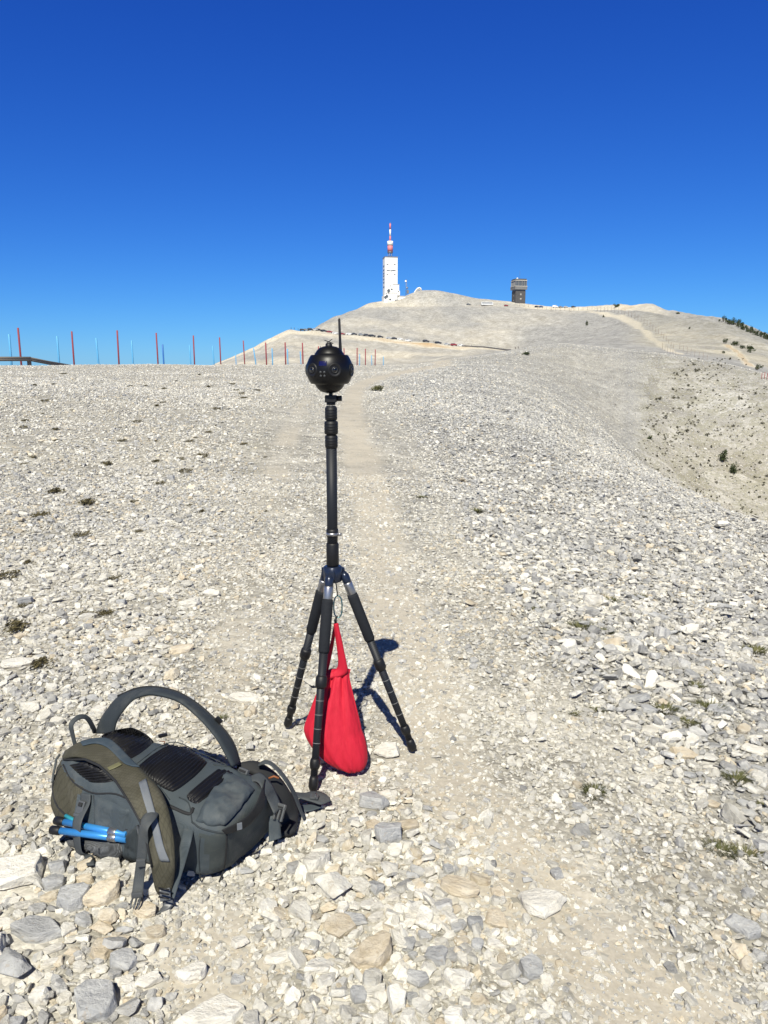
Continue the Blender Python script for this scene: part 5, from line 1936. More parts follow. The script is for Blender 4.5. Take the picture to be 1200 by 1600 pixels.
def tbox(x0, x1, y0, y1, p0, p1, mat, name, parent=tower, bev=0.0):
    q = MB().box(((x0 + x1) / 2, (y0 + y1) / 2, (zT(p0) + zT(p1)) / 2), (x1 - x0, y1 - y0, abs(zT(p1) - zT(p0))), None, 0, bev)
    return q.build(name, [mat], parent)


hw = 10.2 * mpp
shaft = tbox(-hw, hw, -hw, hw, 474, 404.5, M_WHITE, 'shaft')
tbox(-hw * 1.04, hw * 1.04, -hw * 1.04, hw * 1.04, 404.4, 403.2, M_MIDCON, 'roof_rim')
q = MB()
q.lathe([(hw * 1.75, zT(478)), (hw * 1.6, zT(468)), (hw * 1.2, zT(455)), (hw * 1.06, zT(440))], 4, (0, 0, 0))
bs = q.build('flared_base', [M_WHITE], tower)
for f_ in bs.data.polygons:
    f_.use_smooth = False
bs.rotation_euler = (0, 0, pi / 4)
for px0, px1, p0, p1 in ((-7.5, -4.5, 415.8, 414.6), (4, 7, 415.8, 414.6), (-7.5, -2, 425, 423.8), (1, 7, 425, 423.6), (-7.5, -4.5, 431, 430), (4, 7, 431, 430), (-1, 0.5, 426, 423.6), (-2.5, 0, 448.5, 447.5),
                         (-6, -2.5, 453.2, 452.4), (-.5, 2, 454.5, 452)):
    tbox(px0 * mpp, px1 * mpp, -hw - .12, -hw + .3, p0, p1, M_WINDOW, 'window')
for p0 in (418, 424, 429, 433, 438, 443, 450):
    tbox(-hw - .15, -hw + .3, -hw * .6, hw * .5, p0, p0 - 2.2, M_WINDOW, 'window')
tbox(2.2 * mpp, 12 * mpp, -hw - 3, hw * .4, 474, 446.5, M_WHITE, 'stair_block')
tbox(2.0 * mpp, 12.4 * mpp, -hw - 3.3, hw * .5, 446.5, 445.8, M_LCON, 'block_roof')
tbox(-9 * mpp, 8 * mpp, -hw - 7, -hw, 474, 460, M_WHITE, 'annex')
tbox(-9.3 * mpp, 8.3 * mpp, -hw - 7.3, -hw, 460, 459.4, M_LCON, 'block_roof')
tbox(-14 * mpp, -7 * mpp, -hw - 9, -hw + 4, 476, 464, M_WHITE, 'annex')
q = MB().box((-10.5 * mpp, -hw - 9.2, zT(466)), (6.5 * mpp, .6, 2.2), Matrix.Rotation(-.6, 3, 'Y'))
q.build('dark_awning', [M_WINDOW], tower)
q = MB().box((-6 * mpp, -hw - 7.6, zT(457)), (4.5 * mpp, .6, 2.6), Matrix.Rotation(-.5, 3, 'Y'))
q.build('dark_awning', [M_WINDOW], tower)
q = MB().box((8 * mpp, -hw - 4.6, zT(464)), (10 * mpp, .5, .9), Matrix.Rotation(-.28, 3, 'Y'))
q.build('stair_rail', [M_LCON], tower)
tbox(11 * mpp, 24 * mpp, -hw - 5, hw * .3, 476, 464.5, M_WHITE, 'low_wing')
tbox(10.8 * mpp, 24.3 * mpp, -hw - 5.3, hw * .35, 464.5, 463.8, M_LCON, 'block_roof')
tbox(9 * mpp, 13 * mpp, -hw - 4, 0, 470, 456, M_WHITE, 'annex')
for px0, px1, p0, p1 in ((9.5, 11.5, 457.5, 456.2), (-5, -2, 471, 468.6), (4, 9, 471.4, 470)):
    tbox(px0 * mpp, px1 * mpp, -hw - 7.2 if px0 < 9 else -hw - 4.2, -hw - 6.9 if px0 < 9 else -hw - 3.9, p0, p1, M_WINDOW, 'window')
legs = MB()
for a in range(6):
    an = a * pi / 3
    MB().tube([(3.2 * mpp * cos(an), 3.2 * mpp * sin(an), zT(403.4)), (3.2 * mpp * cos(an), 3.2 * mpp * sin(an), zT(396))], .35 * mpp * .8, 8).build('mast_leg', [M_LCON], tower)
cyl = lambda p0, p1, r, mat, name: MB().lathe([(.001, zT(p0)), (r * mpp, zT(p0)), (r * mpp, zT(p1)), (.001, zT(p1))], 24).build(name, [mat], tower)
cyl(396.5, 395, 4.4, M_STEEL, 'mast_collar')
cyl(395, 385.2, 4.3, M_REDW, 'red_drum')
cyl(385.2, 378.6, 4.6, M_WHITE, 'white_drum')
cyl(378.6, 371, 1.35, M_REDW, 'red_mast')
cyl(371, 361, 1.3, M_WHITE, 'white_mast')
cyl(361, 352, 1.25, M_REDW, 'red_mast')
cyl(352, 350, .35, M_STEEL, 'tip')

# lattice mast beside the tower
mp_ = hit(634.8, 459.5)
mp_ = at_r(634.8, 459.5, 797)
gm_ = float(height(mp_[0], mp_[1]))
lm = thing('relay_mast', 'thin lattice relay mast with a small dish right of the white tower', 'mast', (mp_[0], mp_[1], gm_), local=True)
zL = lambda py: (459.5 - py) * mpp + mp_[2] - gm_
hL = zL(437)
q = MB()
for sx, sy in ((-1, -1), (1, -1), (1, 1), (-1, 1)):
    q.tube([(.55 * sx, .55 * sy, -1), (.4 * sx, .4 * sy, hL)], .14, 6)
nst = 9
for k in range(nst):
    z0, z1 = hL * k / nst, hL * (k + 1) / nst
    s_ = 1 if k % 2 else -1
    q.tube([(-.5 * s_, -.5, z0), (.5 * s_, -.5, z1)], .09, 5)
    q.tube([(-.5, -.5 * s_, z0), (-.5, .5 * s_, z1)], .09, 5)
q.build('lattice', [M_STEEL], lm)
MB().lathe([(.001, 0), (.6, .1), (.9, .45), (.86, .5), (.001, .15)], 16, (-.6, -.8, hL - 1.6), (0, -1, .1)).build('dish', [M_WHITE], lm)
MB().lathe([(.001, 0), (.7, .1), (.9, .5), (.001, .15)], 16, (.8, -.8, zL(450)), (.3, -1, .1)).build('dish', [M_STEEL], lm)
MB().box((1.6, 0, zL(456)), (1.8, 1.8, 3.4)).build('cabinet', [M_MIDCON], lm)

# white viewpoint wall on the summit knoll
vp = hit(652, 454.5)
vp = at_r(652, 454.5, 800)
gv = float(height(vp[0], vp[1]))
vw = thing('viewpoint_wall', 'small white curved wall on the summit knoll right of the tower', 'wall', (vp[0], vp[1], gv), local=True)
q = MB()
p_ = [(-10.5, 456.5 + 5.5), (-6, 458.5), (-3, 454), (0, 450.8), (3, 449.6), (5, 450.6), (6.5, 454)]
q.tube([((x + .5) * mpp, 0, (454.5 - y) * mpp + vp[2] - gv) for x, y in p_], [.5, .6, .65, .7, .7, .65, .5], 8)
q.build('coping', [M_WHITE], vw)
q = MB().ribbon([((x + .5) * mpp, .2, (454.5 - y) * mpp + vp[2] - gv) for x, y in p_], [((x + .5) * mpp, .2, (454.5 - y) * mpp + vp[2] - gv - 2.6) for x, y in p_], .4)
q.build('wall_face', [M_LCON], vw)

# dark watch tower
rD = 780.0
db = at_r(810, 471.5, rD)
gD = float(height(db[0], db[1]))
mp2 = np.linalg.norm(db - CAM) / F * 0.938
dt = thing('watch_tower', 'dark grey square watch tower with a glazed cabin on the ridge', 'tower', (db[0], db[1], gD), None, 0.22, local=True)
zD = lambda py: (471.5 - py) * mp2 + db[2] - gD


def dbox(hx, hy, p0, p1, mat, name, parent=dt, cx=0., cy=0.):
    return MB().box((cx * mp2, cy * mp2, (zD(p0) + zD(p1)) / 2), (2 * hx * mp2, 2 * hy * mp2, abs(zD(p1) - zD(p0)))).build(name, [mat], parent)


dbox(8.2, 8.2, 476, 455, M_DKSTONE, 'shaft')
dbox(7.8, 7.8, 455, 453.6, M_WINDOW, 'recess')
gal = dbox(10.0, 10.0, 453.6, 449.2, M_MIDCON, 'gallery')
dbox(10.3, 10.3, 449.2, 448.2, M_LCON, 'gallery_ledge')
dbox(9.0, 9.0, 448.2, 440.4, M_WINDOW, 'cabin_glass')
for px in (-9.1, -4.2, 1.5, 5.5, 9.1):
    dbox(.45, .3, 448.2, 440.4, M_MIDCON, 'mullion', dt, px, -9.1)
for py in (-4.5, 0.5, 5.5, 9.1):
    dbox(.3, .45, 448.2, 440.4, M_LCON, 'mullion', dt, -9.1, py)
dbox(9.8, 9.8, 440.4, 439.2, M_LCON, 'roof_edge')
dbox(9.0, 9.0, 439.2, 437.2, M_DKSTONE, 'roof')
dbox(.12, .12, 437.2, 424.5, M_STEEL, 'antenna', dt, 1.0, 0)
MB().lathe([(.001, 1.0), (.5, .9), (.9, .4), (1., 0)], 16, (-5.5 * mp2, -6 * mp2, zD(437.2))).build('radome', [M_WHITE], dt)
for py in (461.2, 468):
    q = MB().lathe([(.65 * mp2, -.12), (1.5 * mp2, -.12), (1.5 * mp2, .12), (.65 * mp2, .12), (.65 * mp2, -.12)], 16, (.5 * mp2, -8.25 * mp2, zD(py)), (0, 1, 0))
    o = q.build('round_window', [M_LCON], dt)
    MB().lathe([(.001, 0), (.65 * mp2, 0)], 16, (.5 * mp2, -8.27 * mp2, zD(py)), (0, 1, 0)).build('pane', [M_WINDOW], o)
for py in (462.5, 469.5):
    dbox(.1, .7, py + 1, py - .6, M_LCON, 'side_window', dt, -8.22, 0)

# ------------------------------------------------------------------ vehicles
PAINT = {'black': (0.012, 0.012, 0.014), 'white': (0.75, 0.75, 0.74), 'red': (0.24, 0.022, 0.022), 'grey': (0.20, 0.21, 0.22), 'silver': (0.42, 0.43, 0.44), 'blue': (0.03, 0.06, 0.16)}
MP = {k: simple('paint_' + k, v, 0.3, var=0.04, spec=0.6) for k, v in PAINT.items()}
M_TYRE = simple('tyre', (0.015, 0.015, 0.015), 0.85)
car_mesh = {}


def loft_side(prof, width, taper):
    """side outline (x, z) -> body with narrowed upper part"""
    vs, fs = [], []
    n = len(prof)
    for s_ in (-1, 1):
        for x, z in prof:
            k = 1 - taper * max(0, (z - .85)) if taper else 1
            vs.append((x, s_ * width / 2 * k, z))
    for i in range(n):
        j = (i + 1) % n
        fs.append((i, j, n + j, n + i))
    fs.append(tuple(reversed(range(n))))
    fs.append(tuple(range(n, 2 * n)))
    return vs, fs


WH = MB().lathe([(.12, -.1), (.3, -.1), (.33, -.06), (.33, .06), (.3, .1), (.12, .1)], 18, (0, 0, 0), (0, 1, 0)).mesh('wheel', [M_TYRE])
BODY = {'hatch': [(-2.0, .35), (-2.05, .8), (-1.95, 1.0), (-1.55, 1.42), (-.9, 1.52), (.1, 1.5), (.85, 1.0), (1.75, .86), (2.0, .65), (2.0, .35)],
        'suv': [(-2.2, .4), (-2.25, .95), (-2.15, 1.15), (-1.95, 1.62), (-1.2, 1.74), (.2, 1.70), (.95, 1.12), (1.95, 1.0), (2.2, .75), (2.2, .4)],
        'van': [(-2.5, .4), (-2.5, 1.9), (-2.3, 2.05), (1.0, 2.05), (1.75, 1.25), (2.35, 1.1), (2.5, .8), (2.5, .4)],
        'coach': [(-5.5, .45), (-5.5, 2.9), (-5.2, 3.1), (5.0, 3.1), (5.4, 2.8), (5.5, 1.0), (5.4, .45)]}
GLASS = {'hatch': [(-1.6, 1.03), (-1.38, 1.38), (.05, 1.42), (.65, 1.03)], 'suv': [(-1.9, 1.18), (-1.75, 1.56), (.15, 1.60), (.75, 1.18)], 'van': [(.1, 1.25), (.1, 1.85), (.95, 1.85), (1.5, 1.25)],
         'coach': [(-5.0, 1.6), (-5.0, 2.6), (4.9, 2.6), (5.1, 1.6)]}
WXS = {'hatch': (-1.3, 1.3), 'suv': (-1.4, 1.4), 'van': (-1.6, 1.6), 'coach': (-3.4, 3.6)}


def vehicle(kind, colour, loc, heading, label, cat, group):
    key = (kind, colour)
    wd = 2.4 if kind == 'coach' else 1.75
    if key not in car_mesh:
        vs, fs = loft_side(BODY[kind], wd, .22 if kind != 'coach' else 0)
        gv_, gf = loft_side(GLASS[kind], wd + .02, .20 if kind != 'coach' else 0)
        car_mesh[key] = (MB().add(vs, fs, 0, False).mesh('body', [MP[colour]]), MB().add(gv_, gf, 0, False).mesh('windows', [M_WINDOW]))
    t = thing('coach' if kind == 'coach' else ('parked_van' if kind == 'van' else 'parked_car'), label, cat, loc, group, heading)
    for nm, me_ in zip(('body', 'side_windows'), car_mesh[key]):
        o = bpy.data.objects.new(nm, me_)
        C.objects.link(o)
        o.parent = t
    for x in WXS[kind]:
        for s_ in (-1, 1):
            o = bpy.data.objects.new('wheel', WH)
            C.objects.link(o)
            o.parent = t
            o.location = (x, s_ * (wd / 2 - .08), .33)
    return t


def on_line(px, name, dr):
    """point on a road line at the azimuth of a photo column"""
    d = ray(px, 520)
    t = atan2(d[0], d[1])
    r = float(np.interp(t, theta, LR[idx[name]])) + dr
    x, y = r * sin(t), r * cos(t)
    return np.array([x, y, float(height(x, y))])


row = [(473, 'hatch', 'black'), (478.5, 'hatch', 'grey'), (485.5, 'suv', 'black'), (492.5, 'hatch', 'silver'), (498.5, 'suv', 'black'), (506.5, 'suv', 'black'), (515.5, 'hatch', 'red'), (524, 'hatch', 'white'), (534.5, 'hatch', 'red'),
       (546, 'hatch', 'white'), (553.5, 'hatch', 'black'), (564.5, 'hatch', 'grey'), (573, 'suv', 'black'), (582, 'suv', 'black'), (594.5, 'hatch', 'black'), (608.5, 'hatch', 'silver'), (616.5, 'hatch', 'black'), (625.5, 'hatch', 'white'), (638, 'hatch', 'white'),
       (666, 'suv', 'black'), (685, 'suv', 'black'), (699, 'hatch', 'silver'), (710, 'suv', 'red'), (720.5, 'hatch', 'white')]
ncol = {}
for i, (px, kind, colr) in enumerate(row):
    a, b_ = on_line(px - 3, 'road', 3.2), on_line(px + 3, 'road', 3.2)
    p = (a + b_) / 2
    h_ = atan2(b_[1] - a[1], b_[0] - a[0])
    ncol[colr] = ncol.get(colr, 0) + 1
    vehicle(kind, colr, (p[0], p[1], p[2] + .02), h_, '%s %s car in the row on the mountain road, counted from the left' % (ORD[ncol[colr] - 1], colr), 'car', 'cars parked along the mountain road')
for px, kind, colr, dr, lab in ((732, 'hatch', 'grey', 2.5, 'grey car on the summit bench left of the white coach'), (791, 'hatch', 'red', 2.5, 'red car on the summit bench under the dark watch tower'), (838.5, 'hatch', 'black', 3, 'left one of two dark cars right of the watch tower'),
                                (845.5, 'hatch', 'blue', 3, 'right one of two dark cars right of the watch tower'), (867.5, 'van', 'white', 4, 'white van on the bench far right of the watch tower'), (876, 'hatch', 'grey', 4, 'grey car just right of the white van'),
                                (884, 'hatch', 'silver', 4, 'silver car second right of the white van'), (896, 'hatch', 'black', 4, 'black car at the right end of the summit bench')):
    p = hit(px, {732: 476.6, 791: 478.6, 838.5: 480.2, 845.5: 480.4, 867.5: 480.6, 876: 480.8, 884: 480.8, 896: 480.6}[px], 500)
    vehicle(kind, colr, (p[0], p[1], p[2] + .02), random.uniform(-.2, .2), lab, 'van' if kind == 'van' else 'car', 'vehicles on the summit bench')
p = hit(761, 477.2, 500)
vehicle('coach', 'white', (p[0], p[1], p[2] + .02), 0.05, 'white coach with dark windows parked below the summit', 'coach', None)

# low dark wall along the end of the road
q = MB()
wp = [on_line(px, 'road', 1.0) for px in np.linspace(722, 799, 12)]
q.ribbon([w_ + np.array([0, 0, -.3]) for w_ in wp], [w_ + np.array([0, 0, .85]) for w_ in wp], .35, 0, 2)
wl_ = q.build('parapet_wall', [M_DKSTONE], None, tuple(wp[5]))
tag(wl_, 'long low dark parapet wall at the right end of the mountain road', 'wall')


# people far off on the road, each a small continuous body
M_SKIN = simple('skin', (0.42, 0.26, 0.19), 0.6)
M_HAIR = simple('dark_hair', (0.03, 0.02, 0.015), 0.8)
CLO = {k: simple('clothes_' + k, v, .85) for k, v in {'dark': (.025, .028, .035), 'blue': (.06, .11, .25), 'white': (.6, .6, .58), 'red': (.4, .04, .04)}.items()}


def person(loc, heading, label, col, stride):
    me_ = bpy.data.meshes.new('person')
    J = [((0, 0, .95), .13), ((0, 0, 1.15), .13), ((0, 0, 1.40), .15), ((0, .0, 1.52), .055), ((0, -.02, 1.60), .085), ((0, -.02, 1.72), .075),
         ((.10, 0, .88), .09), ((.11, -stride, .48), .06), ((.11, -stride * .6, .08), .045), ((.11, -stride * .6 - .14, .04), .035),
         ((-.10, 0, .88), .09), ((-.11, stride, .48), .06), ((-.11, stride * 1.6, .09), .045), ((-.11, stride * 1.6 - .14, .04), .035),
         ((.20, 0, 1.40), .06), ((.26, .02, 1.12), .045), ((.25, -.10, .88), .035), ((.25, -.14, .80), .03), ((-.20, 0, 1.40), .06), ((-.26, .02, 1.12), .045), ((-.25, -.08, .88), .035), ((-.25, -.12, .80), .03)]
    E = [(0, 1), (1, 2), (2, 3), (3, 4), (4, 5), (0, 6), (6, 7), (7, 8), (8, 9), (0, 10), (10, 11), (11, 12), (12, 13), (2, 14), (14, 15), (15, 16), (16, 17), (2, 18), (18, 19), (19, 20), (20, 21)]
    me_.from_pydata([j[0] for j in J], E, [])
    tmp = bpy.data.objects.new('person', me_)
    C.objects.link(tmp)
    tmp.modifiers.new('skin', 'SKIN').use_smooth_shade = True
    tmp.modifiers.new('sub', 'SUBSURF').render_levels = 1
    for v, (c_, r_) in zip(me_.skin_vertices[0].data, J):
        v.radius = (r_, r_)
    me_.skin_vertices[0].data[0].use_root = True
    me_.materials.append(CLO[col])
    dg = bpy.context.evaluated_depsgraph_get()
    me2 = bpy.data.meshes.new_from_object(tmp.evaluated_get(dg))
    bpy.data.objects.remove(tmp)
    me2.materials.clear()
    for m_ in (CLO[col], M_SKIN, CLO['dark']):
        me2.materials.append(m_)
    for f_ in me2.polygons:
        z = f_.center.z
        f_.material_index = 1 if z > 1.49 or (z < .9 and abs(f_.center.x) > .2) else (2 if z < .92 else 0)
    o = bpy.data.objects.new('person', me2)
    C.objects.link(o)
    o.location = loc
    o.rotation_euler = (0, 0, heading)
    tag(o, label, 'person')
    h = MB().lathe([(.09, 1.64), (.10, 1.72), (.085, 1.79), (.04, 1.825), (.001, 1.83)], 14, (0, .0, 0)).build('hair', [M_HAIR], o, (0, 0, 0))
    return o


PEOPLE = [(806, 'road', 4, 'dark', 'left one of two dark walkers past the parapet wall end'), (810.5, 'road', 7, 'dark', 'right one of two dark walkers past the parapet wall end'), (786, 'road', 5, 'white', 'lone light walker behind the parapet wall'), (737, 'road', 5, 'dark', 'dark figure standing right of the red car by the parapet'),
          (678, 'road', 6, 'dark', 'figure standing between two black cars on the road'), (455, 'road', 3, 'dark', 'leftmost figure at the outer end of the mountain road'), (460, 'road', 5, 'blue', 'blue figure second at the outer end of the road'),
          (466, 'road', 3, 'dark', 'dark figure third at the outer end of the road'), (469.5, 'road', 6, 'white', 'light figure just left of the first parked car'), (481.5, 'road', 8, 'dark', 'dark figure standing behind the grey car'), (743, 'bench', 3, 'dark', 'dark figure on the summit bench near the coach'),
          (748.5, 'bench', 3, 'red', 'figure in red on the summit bench near the coach')]
for px, ln_, dr, colr, lab in PEOPLE:
    p = on_line(px, ln_, dr)
    person((p[0], p[1], p[2]), random.uniform(0, 6.28), lab, colr, .10)

# posts of the fences along the far track
M_POST = simple('grey_brown_post', (0.22, 0.17, 0.14), 0.85)


def post_row(label, pts, n, hpx, rad, mat, name='post_fence', r_on=None):
    P_ = crom([np.array(p_, float) for p_ in pts], 8)
    s_ = np.concatenate([[0], np.cumsum([np.linalg.norm(P_[i + 1] - P_[i]) for i in range(len(P_) - 1)])])
    spots = []
    for k in range(n):
        d = s_[-1] * k / (n - 1)
        q_ = [np.interp(d, s_, [p_[j] for p_ in P_]) for j in (0, 1)]
        spots.append(hit(q_[0], q_[1], r_on or 0))
    t = thing(name, label, 'fence', tuple(spots[0]))
    for p in spots:
        mpx = float(np.linalg.norm(p - CAM)) / F
        hh = hpx * mpx * random.uniform(.85, 1.1)
        MB().tube([Vector(p) - Vector((0, 0, .3)), Vector(p) + Vector((random.uniform(-.05, .05), 0, hh))], rad * mpx, 6).build('post', [mat], t)
    return t


post_row('row of thin posts above the pale track on the right hillside', [(933, 487), (960, 488), (985, 495), (1005, 505), (1025, 519), (1040, 532), (1052, 545)], 26, 7.0, .19, M_POST, r_on=105)
post_row('row of thin posts below the pale track on the right hillside', [(1035, 545), (1045, 553), (1060, 561)], 7, 8, .2, M_POST, r_on=100)
post_row('row of thin posts behind the track foot on the right', [(1062, 545), (1075, 553), (1088, 559), (1105, 563)], 8, 9, .2, M_POST, r_on=100)
post_row('line of thin posts on the edge of the summit bench', [(812, 478), (830, 481), (850, 483.5), (875, 485.5), (900, 485.5), (925, 484)], 17, 5.5, .17, M_POST, r_on=500)
post_row('short row of red posts beside the flank at the right edge', [(1190, 592), (1194, 592.5), (1198, 593)], 3, 9, .45, M_POLER, r_on=60)

# ------------------------------------------------------------------ plants
def leaf_mat(name, c1, c2):
    m, n, b = new_mat(name)
    oi = nd(n, 'ShaderNodeObjectInfo')
    geo = nd(n, 'ShaderNodeNewGeometry')
    f = math_(n, 'ADD', math_(n, 'MULTIPLY', geo.outputs['Random Per Island'], .7), math_(n, 'MULTIPLY', oi.outputs['Random'], .3))
    n.links.new(mixc(n, f, c1, c2), b.inputs['Base Color'])
    b.inputs['Roughness'].default_value = .75
    b.inputs['Specular IOR Level'].default_value = .2
    return m


M_LEAF = leaf_mat('needle_green', (0.022, 0.036, 0.014), (0.065, 0.085, 0.032))
M_CUSH = leaf_mat('olive_cushion', (0.06, 0.052, 0.022), (0.15, 0.125, 0.06))
M_GRASS = leaf_mat('dry_grass', (0.05, 0.06, 0.02), (0.17, 0.16, 0.075))
M_SCRUB = leaf_mat('dark_scrub', (0.045, 0.046, 0.028), (0.12, 0.11, 0.07))
M_BARK = simple('bark', (0.10, 0.075, 0.05), .9, var=.3, scale=8)


def leaf_blob(seed, n, rx, ry, rz, size, mat, cone=0.0):
    """crown of many small leaf faces through an uneven volume of several clumps"""
    r_ = random.Random(seed)
    mb_ = MB()
    cl_ = [(Vector((r_.uniform(-.6, .6) * rx, r_.uniform(-.6, .6) * ry, r_.uniform(.15, .85) * rz)), r_.uniform(.3, .6)) for _ in range(max(4, n // 28))]
    for i in range(n):
        c_, k = r_.choice(cl_)
        v = Vector((r_.gauss(0, 1), r_.gauss(0, 1), r_.gauss(0, 1))).normalized() * (r_.random() ** .4)
        p = c_ + Vector((v.x * rx * k, v.y * ry * k, v.z * rz * k * .8))
        if cone:
            sh = 1 - cone * max(0, p.z / rz)
            p.x, p.y = p.x * sh, p.y * sh
        p.z = max(p.z, 0.0)
        a = Vector((r_.gauss(0, 1), r_.gauss(0, 1), r_.gauss(0, 1) + .5)).normalized()
        t = a.orthogonal().normalized()
        b_ = a.cross(t)
        s_ = size * r_.uniform(.6, 1.4)
        mb_.add([p - t * s_, p - b_ * s_ * .45, p + t * s_, p + b_ * s_ * .45], [(0, 1, 2, 3)], 0, False)
    return mb_


def bush(name, label, cat, p, wdt, hgt, mat, seed, n=260, cone=0., group=None, trunk=True):
    t = thing(name, label, cat, tuple(p), group, local=True)
    leaf_blob(seed, n, wdt / 2 / .95, wdt / 2 / .95, hgt / 1.05, max(wdt, hgt) * .075, mat, cone).build('crown', [mat], t)
    if trunk:
        MB().tube([(0, 0, -.1 * hgt), (.03 * wdt, 0, .3 * hgt), (0, .02 * wdt, .7 * hgt)], [.05 * wdt, .035 * wdt, .012 * wdt], 7).build('trunk', [M_BARK], t)
    return t


def px2m(p, px):
    return np.linalg.norm(np.array(p) - CAM) / F * px


SHR = [  # column, base row, width, height, name, label
    (917, 508.5, 7, 7, 'pine_tree', 'lone small dark conifer on the grey slope below the summit bench', .7, 105), (943, 496, 4.5, 4.5, 'pine_tree', 'smaller dark conifer near the start of the pale track', .7, 105), (963, 480, 10, 4.5, 'shrub', 'dark rounded shrub on the bright bank at the skyline', 0, 300),
    (822, 555, 12, 4.5, 'shrub', 'dark green mat shrub on the near ridge right of the parapet', 0, 0), (1185, 577, 9, 7, 'shrub', 'round dark shrub beside the orange scar at the right edge', 0, 100), (1133, 537, 8, 7, 'shrub', 'dark shrub at the top of the orange scar', 0, 100),
    (1147, 540, 12, 6, 'shrub', 'wide dark shrub right of the top of the orange scar', 0, 100), (1172, 551, 14, 10, 'shrub', 'largest dark shrub on the broken slope near the right edge', 0, 100), (1160, 545, 8, 6, 'shrub', 'dark shrub left of the largest one near the right edge', 0, 100),
    (1131, 552, 5, 3, 'shrub', 'tiny dark shrub below the orange scar top', 0, 100), (1077, 514, 4, 3, 'shrub', 'tiny dark shrub alone on the pale right hillside', 0, 100), (1059, 490.5, 6, 2.4, 'shrub', 'low dark shrub on the skyline of the right hill', 0, 300), (1124, 502, 4, 3, 'shrub', 'tiny shrub on the skyline left of the conifer belt', 0, 300),
    (1131, 722, 16, 19, 'pine_tree', 'upper bigger dark pine bush on the spotted flank at the right', .3, 40), (1146, 738, 15, 14, 'pine_tree', 'lower leaning dark pine bush on the spotted flank at the right', .2, 40), (1015, 686, 9, 6, 'shrub', 'dark green shrub at the left edge of the spotted flank', 0, 40),
    (590, 611, 20, 8, 'grass_clump', 'dark green grass clump on the bank right of the ball camera', 0, 0)]
for i, (px, py, wd, hg, nm, lab, cone, rm) in enumerate(SHR):
    p = hit(px, py, rm)
    bush(nm, lab, {'pine_tree': 'tree', 'shrub': 'shrub', 'grass_clump': 'grass'}[nm], p, px2m(p, wd), px2m(p, hg), M_LEAF if nm != 'grass_clump' else M_GRASS, 300 + i, 320, cone, None, nm != 'grass_clump')
# belt of low pines along the right skyline
sp_ = []
for i in range(30):
    f = i / 29
    px = 1131 + 74 * f + random.uniform(-1, 1)
    py = np.interp(px, [1130, 1150, 1165, 1180, 1205], [503, 508, 515, 521, 531]) + random.uniform(-1, 5) * (.4 + f * .6)
    sp_.append((px, py))
proto = None
for i, (px, py) in enumerate(sp_):
    p = hit(px, py, 200)
    t = bush('pine_tree', 'low dark pine in the belt of pines along the right skyline', 'tree', p, px2m(p, random.uniform(8, 12)), px2m(p, random.uniform(6, 10)), M_LEAF, 400 + i, 150, .35, 'pines along the right skyline')

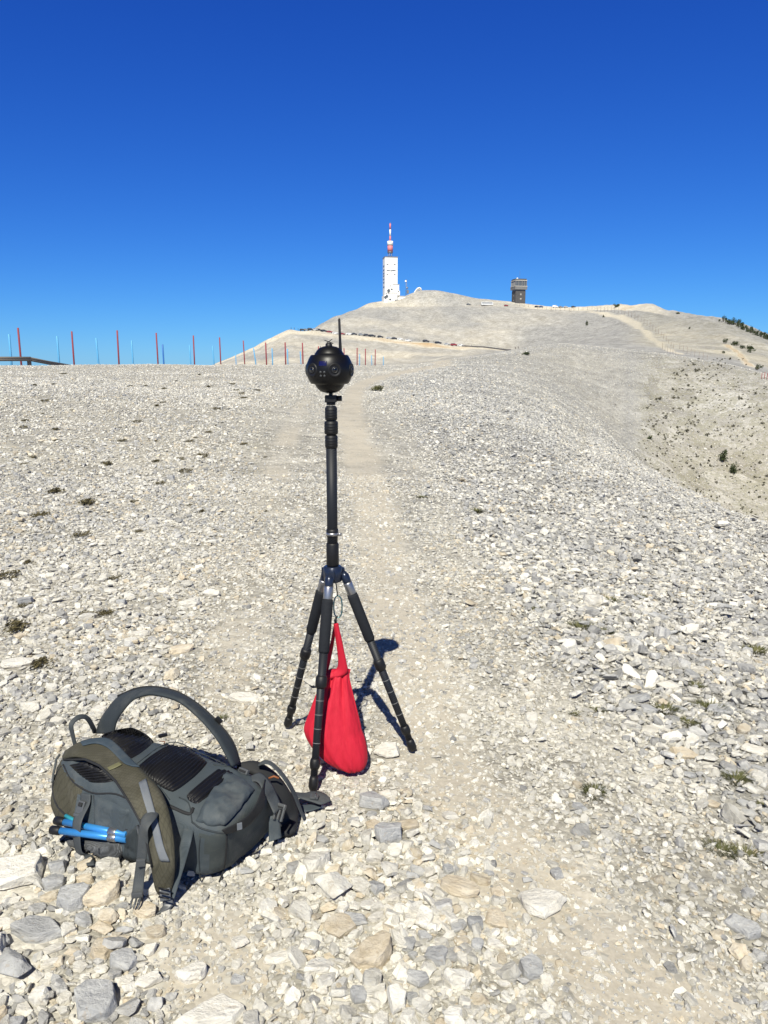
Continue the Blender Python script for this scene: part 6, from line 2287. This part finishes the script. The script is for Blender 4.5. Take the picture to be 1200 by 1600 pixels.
# dark cushions spotted over the flank on the right
pro = []
for i in range(8):
    t = leaf_blob(500 + i, 60, .5, .5, .75, .16, M_SCRUB)
    pro.append(t.mesh('scrub_cushion', [M_SCRUB]))
made = 0
cover = MB()
rr_ = random.Random(5)
while made < 760:
    px, py = rr_.uniform(985, 1205), rr_.uniform(560, 835)
    lim = np.interp(py, [560, 600, 640, 700, 760, 835], [1075, 1040, 1008, 1000, 1020, 1100])
    if px < lim - 4 + rr_.gauss(0, 6):
        continue
    dens = 1.0 if px < lim + 85 else 0.45
    if rr_.random() > dens:
        continue
    if sin((px * 0.62 + py) * 0.17 + 1.5 * sin(py * .05)) < 0.1 and rr_.random() < .65:
        continue                                     # they grow in slanting bands
    p = hit(px, py, 33)
    if np.hypot(p[0], p[1]) < 40 or abs(project(*p)[1] - py) > 4:
        continue
    if made >= 290:                                  # the smallest ones are ground cover
        wv_ = px2m(p, rr_.uniform(1.6, 2.6))
        for j_ in range(9):
            a_ = Vector((rr_.gauss(0, 1), rr_.gauss(0, 1), abs(rr_.gauss(0, 1)))).normalized()
            t_ = a_.orthogonal().normalized()
            b2_ = a_.cross(t_)
            c_ = Vector(p) + Vector((rr_.uniform(-.5, .5), rr_.uniform(-.5, .5), rr_.uniform(.05, .5))) * wv_
            cover.add([c_ - t_ * wv_ * .3, c_ - b2_ * wv_ * .25, c_ + t_ * wv_ * .3, c_ + b2_ * wv_ * .25], [(0, 1, 2, 3)], 0, False)
        made += 1
        continue
    o = bpy.data.objects.new('scrub_cushion', pro[made % 8])
    C.objects.link(o)
    s_ = px2m(p, rr_.choice((2.4, 2.7, 3.1, 3.6, 4.6)))
    o.location = (p[0], p[1], p[2] - .02)
    o.scale = (s_ * 1.15, s_ * 1.15, s_)
    o.rotation_euler = (0, 0, rr_.uniform(0, 6.28))
    tag(o, 'small dark scrub cushion dotted over the pale flank on the right', 'shrub', 'scrub cushions on the flank')
    made += 1

tag(cover.build('low_scrub', [M_SCRUB]), kind='stuff')

# cushion plants and grass tufts between the near stones
def tuft_mesh(seed, n, spread, hgt, lean=.5):
    r_ = random.Random(seed)
    mb_ = MB()
    for _ in range(n):
        a = r_.uniform(0, 6.28)
        d = r_.random() ** .6 * spread
        b0 = Vector((d * cos(a), d * sin(a) * .7, 0))
        ln_ = hgt * r_.uniform(.5, 1.15)
        out = Vector((cos(a), sin(a), 0)) * ln_ * lean * r_.uniform(.3, 1.2)
        wv = Vector((-sin(a), cos(a), 0)) * hgt * .035
        m1 = b0 + out * .4 + Vector((0, 0, ln_ * .6))
        m2 = b0 + out + Vector((0, 0, ln_ * .85))
        mb_.add([b0 - wv, b0 + wv, m1 + wv * .7, m1 - wv * .7, m2], [(0, 1, 2, 3), (3, 2, 4)], 0, False)
    return mb_


TUFT = [tuft_mesh(600 + i, 220, .55, .42, 1.1).mesh('grass_tuft', [M_GRASS]) for i in range(5)]
CUSH = [leaf_blob(620 + i, 260, .5, .42, .30, .05, M_CUSH).mesh('cushion_plant', [M_CUSH]) for i in range(5)]
for i, (px, py, wd, lab) in enumerate(GT):
    p = hit(px, py)
    o = bpy.data.objects.new('grass_tuft', TUFT[i % 5])
    C.objects.link(o)
    s_ = px2m(p, wd)
    o.location = (p[0], p[1], p[2])
    o.scale = (s_ * .85, s_ * .85, s_ * .5)
    o.rotation_euler = (0, 0, random.uniform(0, 6.28))
    tag(o, lab, 'grass')
for i, (px, py, wd) in enumerate(CP):
    p = hit(px, py)
    o = bpy.data.objects.new('cushion_plant', CUSH[i % 5])
    C.objects.link(o)
    s_ = px2m(p, wd)
    o.location = (p[0], p[1], p[2])
    o.scale = (s_ * 1.2, s_ * 1.9, s_ * .9)
    o.rotation_euler = (0, 0, random.uniform(-.4, .4))
    lab = 'flat olive cushion plant low among the stones left of the tripod' if py > 815 else 'small olive cushion plant on the stony ground towards the left crest'
    tag(o, lab, 'plant', 'cushion plants on the left')
